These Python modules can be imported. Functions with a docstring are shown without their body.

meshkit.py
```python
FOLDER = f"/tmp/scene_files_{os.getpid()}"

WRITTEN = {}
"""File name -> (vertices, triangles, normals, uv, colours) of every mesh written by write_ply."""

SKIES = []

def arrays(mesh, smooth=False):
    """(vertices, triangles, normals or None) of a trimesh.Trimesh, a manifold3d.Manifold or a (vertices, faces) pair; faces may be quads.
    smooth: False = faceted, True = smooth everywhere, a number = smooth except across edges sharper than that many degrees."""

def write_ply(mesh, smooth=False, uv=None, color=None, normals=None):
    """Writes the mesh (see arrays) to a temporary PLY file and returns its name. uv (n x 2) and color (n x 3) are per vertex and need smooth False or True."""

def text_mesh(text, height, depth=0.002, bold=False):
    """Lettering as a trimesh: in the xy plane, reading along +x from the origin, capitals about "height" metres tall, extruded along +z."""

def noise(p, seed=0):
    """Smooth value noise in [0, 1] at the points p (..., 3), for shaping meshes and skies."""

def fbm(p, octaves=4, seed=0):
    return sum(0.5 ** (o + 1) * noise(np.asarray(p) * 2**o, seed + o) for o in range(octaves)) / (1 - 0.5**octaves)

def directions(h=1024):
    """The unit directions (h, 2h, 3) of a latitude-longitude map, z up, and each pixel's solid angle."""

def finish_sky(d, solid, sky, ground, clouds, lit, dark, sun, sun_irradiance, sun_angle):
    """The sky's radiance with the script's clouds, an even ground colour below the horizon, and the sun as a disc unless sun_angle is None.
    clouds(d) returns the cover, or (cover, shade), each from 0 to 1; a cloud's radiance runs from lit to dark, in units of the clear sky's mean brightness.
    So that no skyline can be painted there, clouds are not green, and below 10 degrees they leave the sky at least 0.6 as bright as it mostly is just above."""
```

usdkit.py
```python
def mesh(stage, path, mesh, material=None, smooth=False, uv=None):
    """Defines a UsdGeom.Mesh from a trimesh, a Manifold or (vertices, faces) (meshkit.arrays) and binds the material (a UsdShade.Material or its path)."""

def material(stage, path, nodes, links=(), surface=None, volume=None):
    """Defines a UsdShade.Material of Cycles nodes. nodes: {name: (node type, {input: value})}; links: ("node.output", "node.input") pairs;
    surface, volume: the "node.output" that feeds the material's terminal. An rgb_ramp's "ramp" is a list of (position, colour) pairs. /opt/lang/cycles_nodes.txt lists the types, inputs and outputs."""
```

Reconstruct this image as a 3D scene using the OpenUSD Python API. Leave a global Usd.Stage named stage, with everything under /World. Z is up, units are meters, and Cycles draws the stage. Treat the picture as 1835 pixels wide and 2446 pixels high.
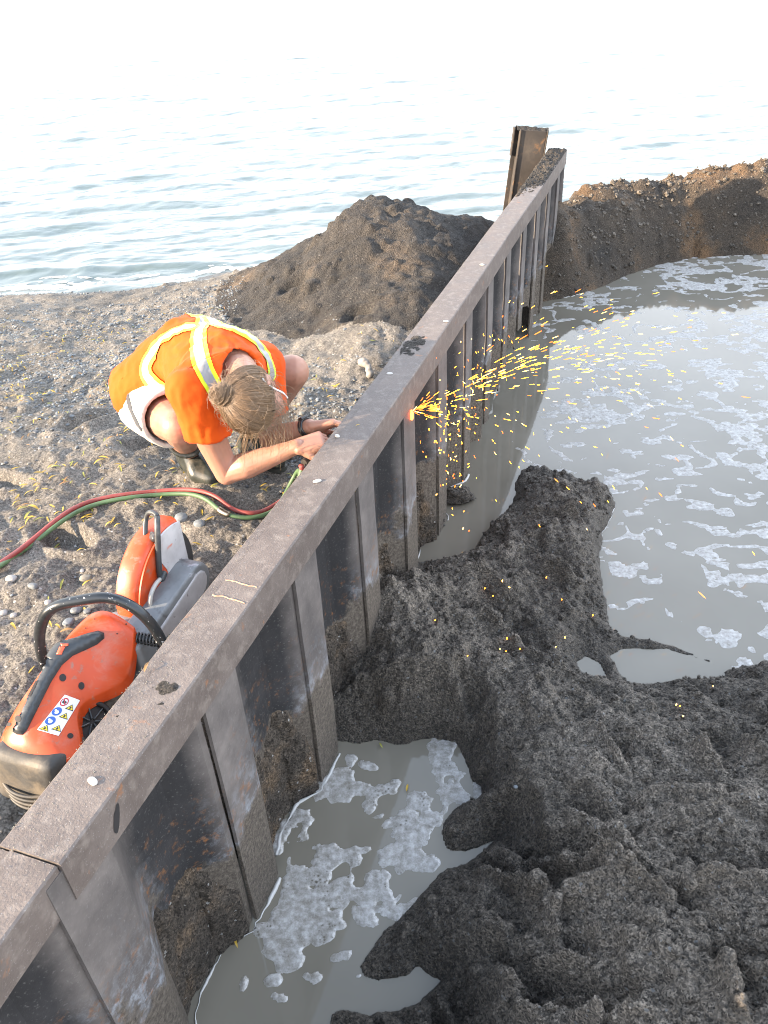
import math
import numpy as np
import trimesh
import manifold3d as m3
import usdkit
import meshkit
from pxr import Usd, UsdGeom, UsdLux, UsdShade, Gf, Sdf, Vt
from scipy.interpolate import RBFInterpolator, CubicSpline
from scipy.spatial import cKDTree
import shapely
import shapely.geometry as sg

stage = Usd.Stage.CreateInMemory()
UsdGeom.SetStageUpAxis(stage, "Z")
UsdGeom.SetStageMetersPerUnit(stage, 1.0)
UsdGeom.Xform.Define(stage, "/World")
UsdGeom.Scope.Define(stage, "/World/Looks")

# ------------------------------------------------------------------ camera
EYE = np.array([0.0, 0.0, 2.25])
PITCH, ROLL, FPX, PW, PH = 0.606791746, -0.0509097958, 1889.43, 1835.0, 2446.0
FWD = np.array([0, math.cos(PITCH), -math.sin(PITCH)])
_r = np.array([1.0, 0, 0]); _u = np.cross(_r, FWD)
RIGHT = _r * math.cos(ROLL) + _u * math.sin(ROLL)
UP = -_r * math.sin(ROLL) + _u * math.cos(ROLL)
cam = UsdGeom.Camera.Define(stage, "/World/Camera")
cam.CreateHorizontalApertureAttr(36.0)
cam.CreateFocalLengthAttr(36.0 * FPX / PW)
cam.CreateClippingRangeAttr((0.05, 100000.0))
M = Gf.Matrix4d(1.0)
for i, a in enumerate((RIGHT, UP, -FWD)):
    M.SetRow(i, Gf.Vec4d(*map(float, a), 0))
M.SetRow(3, Gf.Vec4d(*map(float, EYE), 1))
cam.AddTransformOp().Set(M)
cam.CreateExposureAttr(2.25)

# ------------------------------------------------------------------ sky and sun
SUN_AZ = math.atan2(-0.93, -0.30)     # low sun, left and a little behind
SUN_EL = math.radians(16.0)
SUN = np.array([math.cos(SUN_EL) * math.sin(SUN_AZ), math.cos(SUN_EL) * math.cos(SUN_AZ), math.sin(SUN_EL)])
sky_mat = usdkit.material(stage, "/World/Looks/sky_material", {
    "sky": ("sky_texture", {"sky_type": "single_scattering", "sun_disc": False, "sun_elevation": SUN_EL, "sun_rotation": SUN_AZ, "aerosol_density": 1.4}),
    "tc": ("texture_coordinate", {}),
    "mp": ("mapping", {"scale": (1.0, 1.0, 2.4)}),
    "n": ("noise_texture", {"scale": 2.2, "detail": 5.0, "roughness": 0.55}),
    "z": ("separate_xyz", {}),
    "hz": ("rgb_ramp", {"ramp": [(0.0, (0.97, 0.97, 0.97)), (0.2, (0.92, 0.92, 0.92)), (0.75, (0.82, 0.82, 0.82)), (0.92, (0.35, 0.35, 0.35)), (1.0, (0.3, 0.3, 0.3))]}),
    "hc": ("rgb_ramp", {"ramp": [(0.0, (15.5, 15.4, 15.0)), (0.25, (14.5, 14.8, 15.2)), (0.5, (13.6, 15.2, 17.6)), (0.75, (11.5, 13.6, 17.0)), (1.0, (7.5, 10.0, 14.5))]}),
    "cl": ("map_range", {"from_min": 0.3, "from_max": 0.7, "to_min": -0.13, "to_max": 0.13}),
    "ad": ("math", {"math_type": "add", "use_clamp": True}),
    "mx": ("mix", {}),
    "bg": ("background_shader", {"strength": 0.055})},
    [("tc.generated", "mp.vector"), ("mp.vector", "n.vector"), ("tc.generated", "z.vector"), ("z.z", "hz.fac"), ("n.fac", "cl.value"), ("z.z", "hc.fac"), ("hc.color", "mx.color2"), ("hz.color", "ad.value1"), ("cl.result", "ad.value2"), ("ad.value", "mx.fac"),
     ("sky.color", "mx.color1"), ("mx.color", "bg.color")], surface="bg.background")
dome = UsdLux.DomeLight.Define(stage, "/World/sky")
UsdShade.MaterialBindingAPI.Apply(dome.GetPrim()).Bind(sky_mat)
dome.GetPrim().SetCustomDataByKey("kind", "structure")
sun = UsdLux.DistantLight.Define(stage, "/World/sun")
sun.CreateIntensityAttr(1.2)
sun.CreateAngleAttr(0.6)
sun.CreateColorAttr(Gf.Vec3f(1.0, 0.80, 0.58))
sun.GetPrim().CreateAttribute("inputs:normalize", Sdf.ValueTypeNames.Bool).Set(True)
zax = SUN / np.linalg.norm(SUN); xax = np.cross([0, 0, 1.0], zax); xax /= np.linalg.norm(xax); yax = np.cross(zax, xax)
MS = Gf.Matrix4d(1.0)
for i, a in enumerate((xax, yax, zax)):
    MS.SetRow(i, Gf.Vec4d(*map(float, a), 0))
sun.AddTransformOp().Set(MS)

# ------------------------------------------------------------------ helpers
rng = np.random.default_rng(7)
COUNT = {}


def numbered(parent, name):
    k = COUNT.get((parent, name), 0)
    COUNT[(parent, name)] = k + 1
    return name if k == 0 else f"{name}_{k:03d}"


def tag(prim, label=None, cat=None, group=None, kind=None):
    for k, v in (("label", label), ("category", cat), ("group", group), ("kind", kind)):
        if v:
            prim.SetCustomDataByKey(k, v)
    return prim


def xform(name, loc=(0, 0, 0), rot=None, parent="/World"):
    x = UsdGeom.Xform.Define(stage, f"{parent}/{numbered(parent, name)}")
    m = Gf.Matrix4d(1.0)
    if rot is not None:
        for i in range(3):
            m.SetRow(i, Gf.Vec4d(*map(float, np.asarray(rot)[:, i]), 0))
    m.SetRow(3, Gf.Vec4d(*map(float, loc), 1))
    x.AddTransformOp().Set(m)
    return x.GetPrim()


def obj(name, mesh, mat, parent=None, smooth=35, normals=None):
    """One Mesh prim; parent: a prim, or None for /World."""
    pp = str(parent.GetPath()) if parent is not None else "/World"
    path = f"{pp}/{numbered(pp, name)}"
    if normals is not None:
        v, f = mesh
        g = usdkit.mesh(stage, path, (v, f), MATS[mat])
        g.CreateNormalsAttr(Vt.Vec3fArray.FromNumpy(np.asarray(normals, np.float32)))
        g.SetNormalsInterpolation("vertex")
    else:
        g = usdkit.mesh(stage, path, mesh, MATS[mat], smooth=smooth)
    return g.GetPrim()


def struct(prim, label=None):
    return tag(prim, label=label, kind="structure")


def inst(name, source, loc, rot=None, scale=1.0, label=None, cat=None, group=None):
    """A copy of a thing with its parts, by internal reference."""
    x = UsdGeom.Xform.Define(stage, f"/World/{numbered('/World', name)}")
    x.GetPrim().GetReferences().AddInternalReference(source)
    x.ClearXformOpOrder()
    m = Gf.Matrix4d(1.0)
    R = np.eye(3) if rot is None else np.asarray(rot)
    s = np.ones(3) * scale
    for i in range(3):
        m.SetRow(i, Gf.Vec4d(*map(float, R[:, i] * s[i]), 0))
    m.SetRow(3, Gf.Vec4d(*map(float, loc), 1))
    x.MakeMatrixXform().Set(m)
    x.GetPrim().SetInstanceable(True)
    return tag(x.GetPrim(), label, cat, group)


def at(px, py, z):
    """The point at height z that the photograph shows at pixel (px, py)."""
    d = FWD + (px - PW / 2) / FPX * RIGHT - (py - PH / 2) / FPX * UP
    return EYE + d * ((z - EYE[2]) / d[2])


VK = 1835.0 / 1659.0


def av(x, y, z):
    return at(x * VK, y * VK, z)


def deep(px, py, dist):
    d = FWD + (px - PW / 2) / FPX * RIGHT - (py - PH / 2) / FPX * UP
    return EYE + d * dist


def vd(x, y, dist):
    return deep(x * VK, y * VK, dist)


# the line of the wall: s runs along it, t to its right
WO = np.array([-0.64083934, 0.65321771]); WD = np.array([0.346982, 0.93787179]); WN = np.array([0.93787179, -0.346982])


def bow(s):
    return np.interp(s, [-3, 0, 0.5, 1.5, 2.2, 3.0, 3.6, 4.1, 5.1, 6.36], [0, 0, 0.010, 0.023, 0.026, 0.022, 0.018, 0.012, 0.012, 0.0])


def wall(s, t, z=None):
    p = WO + WD * np.asarray(s, float)[..., None] + WN * (np.asarray(t, float) + bow(s))[..., None]
    return p if z is None else np.concatenate([p, np.broadcast_to(np.asarray(z, float), p.shape[:-1])[..., None]], -1)


def to_st(x, y):
    dx, dy = x - WO[0], y - WO[1]
    s = dx * WD[0] + dy * WD[1]
    return s, dx * WN[0] + dy * WN[1] - bow(s)


def sstep(a, b, x):
    t = np.clip((x - a) / (b - a), 0, 1)
    return t * t * (3 - 2 * t)


# fast lattice noise
_perm = np.random.default_rng(11).random((512, 512))


def vnoise(x, y, seed=0):
    x = np.asarray(x, float) + seed * 37.17; y = np.asarray(y, float) + seed * 91.73
    xi, yi = np.floor(x).astype(int), np.floor(y).astype(int)
    fx, fy = x - xi, y - yi
    fx, fy = fx * fx * fx * (fx * (fx * 6 - 15) + 10), fy * fy * fy * (fy * (fy * 6 - 15) + 10)
    g = lambda i, j: _perm[(xi + i) & 511, (yi + j) & 511]
    return (g(0, 0) * (1 - fx) + g(1, 0) * fx) * (1 - fy) + (g(0, 1) * (1 - fx) + g(1, 1) * fx) * fy


def fbm(x, y, seed=0, oct=4, gain=0.5):
    a, n, t = 1.0, 0.0, 0.0
    for k in range(oct):
        ang = 0.6 * k + 0.3
        c, s = math.cos(ang), math.sin(ang)
        n = n + a * (vnoise((x * c - y * s) * 2 ** k, (x * s + y * c) * 2 ** k, seed + k * 5) - 0.5)
        t += a; a *= gain
    return n / t * 2


def ridged(x, y, seed=0, oct=3):
    a, n, t = 1.0, 0.0, 0.0
    for k in range(oct):
        n = n + a * (1 - np.abs(2 * vnoise(x * 2 ** k + 3 * k, y * 2 ** k, seed + 3 * k) - 1)); t += a; a *= 0.5
    return n / t


def rbox(sx, sy, sz, r=0.005, at_=(0, 0, 0)):
    b = m3.Manifold.hull(m3.Manifold.compose([m3.Manifold.sphere(r, 12).translate([x * (sx / 2 - r), y * (sy / 2 - r), z * (sz / 2 - r)]) for x in (-1, 1) for y in (-1, 1) for z in (-1, 1)]))
    return b.translate(list(at_))


def tm(man):
    m = man.to_mesh()
    return trimesh.Trimesh(m.vert_properties[:, :3], m.tri_verts, process=False)


def cat(ms):
    return trimesh.util.concatenate([tm(m) if hasattr(m, "to_mesh") else m for m in ms])


def tube(pts, r, sides=12, caps=True, closed=False):
    p = np.asarray(pts, float)
    n = len(p)
    r = np.broadcast_to(r, (n,)).astype(float)
    t = np.gradient(p, axis=0)
    if closed:
        t = (np.roll(p, -1, 0) - np.roll(p, 1, 0))
    t /= np.linalg.norm(t, axis=1, keepdims=True) + 1e-12
    a = np.cross(t[0], [0, 0, 1.0] if abs(t[0, 2]) < 0.9 else [1.0, 0, 0]); a /= np.linalg.norm(a)
    A = [a]
    for i in range(1, n):
        a = a - t[i] * (a @ t[i]); a /= np.linalg.norm(a); A.append(a)
    A = np.array(A); B = np.cross(t, A)
    ang = np.arange(sides) * 2 * np.pi / sides
    v = (p[:, None] + r[:, None, None] * (np.cos(ang)[None, :, None] * A[:, None] + np.sin(ang)[None, :, None] * B[:, None])).reshape(-1, 3)
    f = []
    for i in range(n if closed else n - 1):
        k = (i + 1) % n
        j = np.arange(sides); j2 = (j + 1) % sides
        f.append(np.c_[i * sides + j, i * sides + j2, k * sides + j2]); f.append(np.c_[i * sides + j, k * sides + j2, k * sides + j])
    if caps and not closed:
        v = np.vstack([v, p[:1], p[-1:]])
        j = np.arange(sides); j2 = (j + 1) % sides
        f.append(np.c_[j2, j, np.full(sides, n * sides)]); f.append(np.c_[(n - 1) * sides + j, (n - 1) * sides + j2, np.full(sides, n * sides + 1)])
    return trimesh.Trimesh(v, np.vstack(f), process=False)


def spline(pts, n=60):
    p = np.asarray(pts, float)
    d = np.r_[0, np.cumsum(np.linalg.norm(np.diff(p, axis=0), axis=1))]
    return CubicSpline(d, p)(np.linspace(0, d[-1], n))


def frame(z, x=(1, 0, 0)):
    z = np.asarray(z, float) / np.linalg.norm(z); x = np.asarray(x, float); x = x - z * (x @ z); x /= np.linalg.norm(x)
    return np.stack([x, np.cross(z, x), z], 1)
# ------------------------------------------------------------------ materials
MATS = {}


def mat(name, nodes, links, surface="p.BSDF", volume=None):
    MATS[name] = usdkit.material(stage, f"/World/Looks/{name}", nodes, links, surface=surface, volume=volume)


def worn(name, stops, scale=6.0, detail=6.0, rough=(0.5, 0.8), bump=0.15, bscale=120.0, bdist=0.002, metallic=0.0, spec=0.5, spots=None, dirt=None, coord="object"):
    """Noise-mottled surface with fine relief; spots: (scale, threshold, colour); dirt: (scale, lo, hi, colour)."""
    nodes = {"tc": ("texture_coordinate", {}) if coord == "object" else ("geometry", {}),
             "n": ("noise_texture", {"scale": scale, "detail": detail, "roughness": 0.62}),
             "rp": ("rgb_ramp", {"ramp": stops}),
             "rr": ("map_range", {"from_min": 0.3, "from_max": 0.7, "to_min": rough[0], "to_max": rough[1]}),
             "b": ("noise_texture", {"scale": bscale, "detail": 3.0, "roughness": 0.6}),
             "bp": ("bump", {"strength": bump, "distance": bdist}),
             "p": ("principled_bsdf", {"metallic": metallic, "specular_ior_level": spec})}
    c = "tc.object" if coord == "object" else "tc.position"
    links = [(c, "n.vector"), (c, "b.vector"), ("n.fac", "rp.fac"), ("n.fac", "rr.value"), ("rr.result", "p.roughness"), ("b.fac", "bp.height"), ("bp.normal", "p.normal")]
    last = "rp.color"
    for i, s in enumerate(dirt or []):
        nodes[f"d{i}"] = ("noise_texture", {"scale": s[0], "detail": 5.0, "roughness": 0.65, "distortion": 0.4})
        nodes[f"dr{i}"] = ("map_range", {"from_min": s[1], "from_max": s[2], "to_min": 0.0, "to_max": 1.0, "clamp": True})
        nodes[f"dm{i}"] = ("mix", {"color2": s[3]})
        nodes[f"do{i}"] = ("vector_math", {"math_type": "add", "vector2": (3.1 * i + 1.7, 5.3 * i, 2.9)})
        links += [(c, f"do{i}.vector1"), (f"do{i}.vector", f"d{i}.vector"), (f"d{i}.fac", f"dr{i}.value"), (f"dr{i}.result", f"dm{i}.fac"), (last, f"dm{i}.color1")]
        last = f"dm{i}.color"
    for i, s in enumerate(spots or []):
        nodes[f"v{i}"] = ("voronoi_texture", {"scale": s[0], "feature": "f1"})
        nodes[f"w{i}"] = ("math", {"math_type": "less_than", "value2": s[1]})
        nodes[f"m{i}"] = ("mix", {"color2": s[2]})
        links += [(c, f"v{i}.vector"), (f"v{i}.distance", f"w{i}.value1"), (f"w{i}.value", f"m{i}.fac"), (last, f"m{i}.color1")]
        last = f"m{i}.color"
    links.append((last, "p.base_color"))
    mat(name, nodes, links)


def plain(name, color, rough=0.5, metallic=0.0, **kw):
    mat(name, {"p": ("principled_bsdf", {"base_color": color, "roughness": rough, "metallic": metallic, **kw})}, [])


def sand(name, stops, scale, grain, rough=0.9, spec=0.25, bump=0.5, speck=None, wet=False):
    """Sand: broad tone noise times per-grain tone; grain relief; wet sand is darker and smoother close to the water's level."""
    nodes = {"g": ("geometry", {}),
             "n": ("noise_texture", {"scale": scale, "detail": 7.0, "roughness": 0.6}),
             "rp": ("rgb_ramp", {"ramp": stops}),
             "v": ("voronoi_texture", {"scale": 240.0, "feature": "f1"}),
             "vs": ("separate_xyz", {}),
             "gr": ("map_range", {"from_min": 0.0, "from_max": 1.0, "to_min": 1.0 - grain, "to_max": 1.0 + grain}),
             "mul": ("vector_math", {"math_type": "scale"}),
             "m2": ("noise_texture", {"scale": 150.0, "detail": 4.0, "roughness": 0.8}), "v3": ("voronoi_texture", {"scale": 115.0, "feature": "f1"}), "c3": ("separate_xyz", {}), "g3": ("map_range", {"from_min": 0.0, "from_max": 1.0, "to_min": 1.0 - .5 * grain, "to_max": 1.0 + .5 * grain}), "mul4": ("vector_math", {"math_type": "scale"}), "g2": ("map_range", {"from_min": 0.3, "from_max": 0.7, "to_min": 1 - .4 * grain, "to_max": 1 + .4 * grain}), "mul2": ("vector_math", {"math_type": "scale"}),
             "b1": ("noise_texture", {"scale": 55.0, "detail": 7.0, "roughness": 0.8}),
             "vb": ("voronoi_texture", {"scale": 125.0, "feature": "f1"}), "vbm": ("math", {"math_type": "multiply_add", "value2": -0.55 * bump}), "bp": ("bump", {"strength": min(1.0, bump), "distance": 0.015}),
             "v2": ("voronoi_texture", {"scale": 150.0, "feature": "f1"}),
             "c2": ("separate_xyz", {}),
             "th": ("math", {"math_type": "greater_than", "value2": 0.994}),
             "mx": ("mix", {"color2": speck or (0.3, 0.29, 0.27)}),
             "p": ("principled_bsdf", {"roughness": rough, "specular_ior_level": spec})}
    links = [(f"g.position", f"{k}.vector") for k in ("n", "v", "m2", "b1", "v2", "vb", "v3")] + [("n.fac", "rp.fac"), ("v.color", "vs.vector"), ("vs.x", "gr.value"), ("rp.color", "mul.vector1"), ("gr.result", "mul.scale"), ("m2.fac", "g2.value"), ("v3.color", "c3.vector"), ("c3.y", "g3.value"), ("mul.vector", "mul4.vector1"), ("g3.result", "mul4.scale"), ("mul4.vector", "mul2.vector1"), ("g2.result", "mul2.scale"),
             ("v2.color", "c2.vector"), ("c2.x", "th.value1"), ("th.value", "mx.fac"), ("mul2.vector", "mx.color1"), ("vb.distance", "vbm.value1"), ("b1.fac", "vbm.value3"), ("vbm.value", "bp.height"), ("bp.normal", "p.normal")]
    if wet:
        nodes |= {"z": ("separate_xyz", {}), "zn": ("math", {"math_type": "multiply_add", "value2": 0.12, "value3": -0.06}), "za": ("math", {"math_type": "add"}), "wr": ("map_range", {"from_min": 0.03, "from_max": wet, "to_min": 0.22 if wet < .25 else .5, "to_max": rough, "clamp": True}), "wc": ("map_range", {"from_min": 0.03, "from_max": wet, "to_min": 0.42, "to_max": 1.0, "clamp": True}), "mul3": ("vector_math", {"math_type": "scale"})}
        links += [("g.position", "z.vector"), ("n.fac", "zn.value1"), ("z.z", "za.value1"), ("zn.value", "za.value2"), ("za.value", "wr.value"), ("za.value", "wc.value"), ("wr.result", "p.roughness"), ("mx.color", "mul3.vector1"), ("wc.result", "mul3.scale"), ("mul3.vector", "p.base_color")]
    else:
        links.append(("mx.color", "p.base_color"))
    mat(name, nodes, links)


sand("beach_sand", [(0.25, (0.078, 0.070, 0.060)), (0.5, (0.120, 0.107, 0.091)), (0.75, (0.175, 0.155, 0.130))], 2.3, 0.5, wet=0.18)
sand("heap_sand", [(0.3, (0.026, 0.024, 0.022)), (0.55, (0.048, 0.042, 0.036)), (0.78, (0.115, 0.082, 0.054))], 2.6, 0.5, bump=0.9, speck=(0.12, 0.11, 0.1))
sand("heap_sand_brown", [(0.3, (0.032, 0.028, 0.024)), (0.5, (0.060, 0.047, 0.035)), (0.7, (0.155, 0.092, 0.048))], 1.8, 0.5, bump=0.9, speck=(0.12, 0.11, 0.1))
sand("dug_sand", [(0.3, (0.100, 0.083, 0.065)), (0.55, (0.148, 0.124, 0.098)), (0.8, (0.212, 0.180, 0.145))], 2.0, 0.72, rough=0.72, spec=0.4, bump=1.0, speck=(0.2, 0.195, 0.185), wet=0.34)

# muddy water: opaque silt under a smooth surface
mat("muddy_water", {"g": ("geometry", {}), "n": ("noise_texture", {"scale": 1.1, "detail": 4.0}), "rp": ("rgb_ramp", {"ramp": [(0.3, (0.128, 0.115, 0.091)), (0.7, (0.172, 0.156, 0.126))]}),
                    "b": ("noise_texture", {"scale": 7.0, "detail": 3.0}), "bp": ("bump", {"strength": 0.03, "distance": 0.01}),
                    "p": ("principled_bsdf", {"roughness": 0.04, "ior": 1.4})},
    [("g.position", "n.vector"), ("g.position", "b.vector"), ("n.fac", "rp.fac"), ("rp.color", "p.base_color"), ("b.fac", "bp.height"), ("bp.normal", "p.normal")])
mat("foam", {"g": ("geometry", {}), "a": ("attribute", {"attribute": "density"}), "v": ("voronoi_texture", {"scale": 75.0, "feature": "f1"}), "vn": ("noise_texture", {"scale": 14.0, "detail": 3.0}), "vo": ("map_range", {"from_min": 0.35, "from_max": 0.62, "to_min": -0.02, "to_max": 0.34}), "vd": ("math", {"math_type": "add"}), "n": ("noise_texture", {"scale": 45.0, "detail": 5.0, "roughness": 0.7}),
             "rp": ("rgb_ramp", {"ramp": [(0.0, (0.08, 0.07, 0.06)), (0.14, (0.14, 0.125, 0.11)), (0.24, (0.46, 0.445, 0.425)), (0.7, (0.56, 0.545, 0.525))]}),
             "rp2": ("rgb_ramp", {"ramp": [(0.3, (0.76, 0.735, 0.71)), (0.65, (1.0, 1.0, 1.0))]}),
             "mu": ("mix", {"mix_type": "multiply", "fac": 1.0}), "bp": ("bump", {"strength": 0.6, "distance": 0.004}),
             "na": ("math", {"math_type": "multiply_add", "value2": 0.5, "value3": -0.22}), "ad": ("math", {"math_type": "add"}), "al": ("map_range", {"from_min": -0.06, "from_max": 0.16, "to_min": 0.2, "to_max": 0.95, "clamp": True}),
             "t": ("transparent_bsdf", {}), "m": ("mix_closure", {}),
             "p": ("principled_bsdf", {"roughness": 0.5})},
    [("g.position", "v.vector"), ("g.position", "vn.vector"), ("vn.fac", "vo.value"), ("v.distance", "vd.value1"), ("vo.result", "vd.value2"), ("g.position", "n.vector"), ("vd.value", "rp.fac"), ("n.fac", "rp2.fac"), ("rp.color", "mu.color1"), ("rp2.color", "mu.color2"), ("mu.color", "p.base_color"), ("n.fac", "bp.height"), ("bp.normal", "p.normal"),
     ("n.fac", "na.value1"), ("na.value", "ad.value1"), ("a.fac", "ad.value2"), ("ad.value", "al.value"), ("al.result", "m.fac"), ("t.BSDF", "m.closure1"), ("p.BSDF", "m.closure2")], surface="m.closure")
mat("foam_thick", {"g": ("geometry", {}), "a": ("attribute", {"attribute": "density"}), "v": ("voronoi_texture", {"scale": 85.0, "feature": "f1"}), "vn": ("noise_texture", {"scale": 11.0, "detail": 4.0}), "vo": ("map_range", {"from_min": 0.38, "from_max": 0.58, "to_min": -0.03, "to_max": 0.30}), "vd": ("math", {"math_type": "add"}), "n": ("noise_texture", {"scale": 45.0, "detail": 5.0, "roughness": 0.7}),
             "rp": ("rgb_ramp", {"ramp": [(0.0, (0.08, 0.07, 0.06)), (0.14, (0.14, 0.125, 0.11)), (0.24, (0.46, 0.445, 0.425)), (0.7, (0.56, 0.545, 0.525))]}),
             "rp2": ("rgb_ramp", {"ramp": [(0.3, (0.76, 0.735, 0.71)), (0.65, (1.0, 1.0, 1.0))]}),
             "mu": ("mix", {"mix_type": "multiply", "fac": 1.0}), "bp": ("bump", {"strength": 0.6, "distance": 0.004}),
             "na": ("math", {"math_type": "multiply_add", "value2": 0.5, "value3": -0.22}), "ad": ("math", {"math_type": "add"}), "al": ("map_range", {"from_min": -0.06, "from_max": 0.22, "to_min": 0.12, "to_max": 1.0, "clamp": True}),
             "t": ("transparent_bsdf", {}), "m": ("mix_closure", {}),
             "p": ("principled_bsdf", {"roughness": 0.5})},
    [("g.position", "v.vector"), ("g.position", "vn.vector"), ("vn.fac", "vo.value"), ("v.distance", "vd.value1"), ("vo.result", "vd.value2"), ("g.position", "n.vector"), ("vd.value", "rp.fac"), ("n.fac", "rp2.fac"), ("rp.color", "mu.color1"), ("rp2.color", "mu.color2"), ("mu.color", "p.base_color"), ("n.fac", "bp.height"), ("bp.normal", "p.normal"),
     ("n.fac", "na.value1"), ("na.value", "ad.value1"), ("a.fac", "ad.value2"), ("ad.value", "al.value"), ("al.result", "m.fac"), ("t.BSDF", "m.closure1"), ("p.BSDF", "m.closure2")], surface="m.closure")
plain("foam_rim", (0.42, 0.41, 0.39), 0.5)
mat("lake_water", {"g": ("geometry", {}), "mp": ("mapping", {"scale": (0.55, 1.5, 1.0), "rotation": (0, 0, 0.12)}),
                   "b": ("noise_texture", {"scale": 2.6, "detail": 4.0, "roughness": 0.55, "distortion": 0.6}), "bp": ("bump", {"strength": 0.3, "distance": 0.08}),
                   "p": ("principled_bsdf", {"base_color": (0.085, 0.112, 0.112), "roughness": 0.07, "ior": 1.33})},
    [("g.position", "mp.vector"), ("mp.vector", "b.vector"), ("b.fac", "bp.height"), ("bp.normal", "p.normal")])

# the capping beam: pitted brown-grey mill scale with rust and dusty sand
worn("capping_steel", [(0.25, (0.070, 0.055, 0.047)), (0.5, (0.104, 0.083, 0.072)), (0.75, (0.150, 0.123, 0.107))], scale=7.0, rough=(0.5, 0.75), bump=0.6, bscale=170.0, bdist=0.003, spec=0.4,
     dirt=[(30.0, 0.50, 0.72, (0.17, 0.142, 0.122)), (60.0, 0.60, 0.75, (0.075, 0.063, 0.060)), (14.0, 0.64, 0.72, (0.20, 0.10, 0.055))], spots=[(160.0, 0.13, (0.24, 0.225, 0.21))], coord="position")
worn("post_steel", [(0.3, (0.026, 0.022, 0.019)), (0.6, (0.048, 0.040, 0.034)), (0.8, (0.09, 0.072, 0.056))], scale=5.0, rough=(0.6, 0.85), bump=0.4, bscale=120.0, bdist=0.003, spec=0.3, dirt=[(11.0, 0.6, 0.7, (0.13, 0.075, 0.04))], coord="position")
plain("cut_shadow", (0.012, 0.010, 0.010), 0.9)
worn("cut_edge", [(0.3, (0.25, 0.13, 0.075)), (0.7, (0.36, 0.22, 0.14))], scale=30.0, coord="position")
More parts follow.
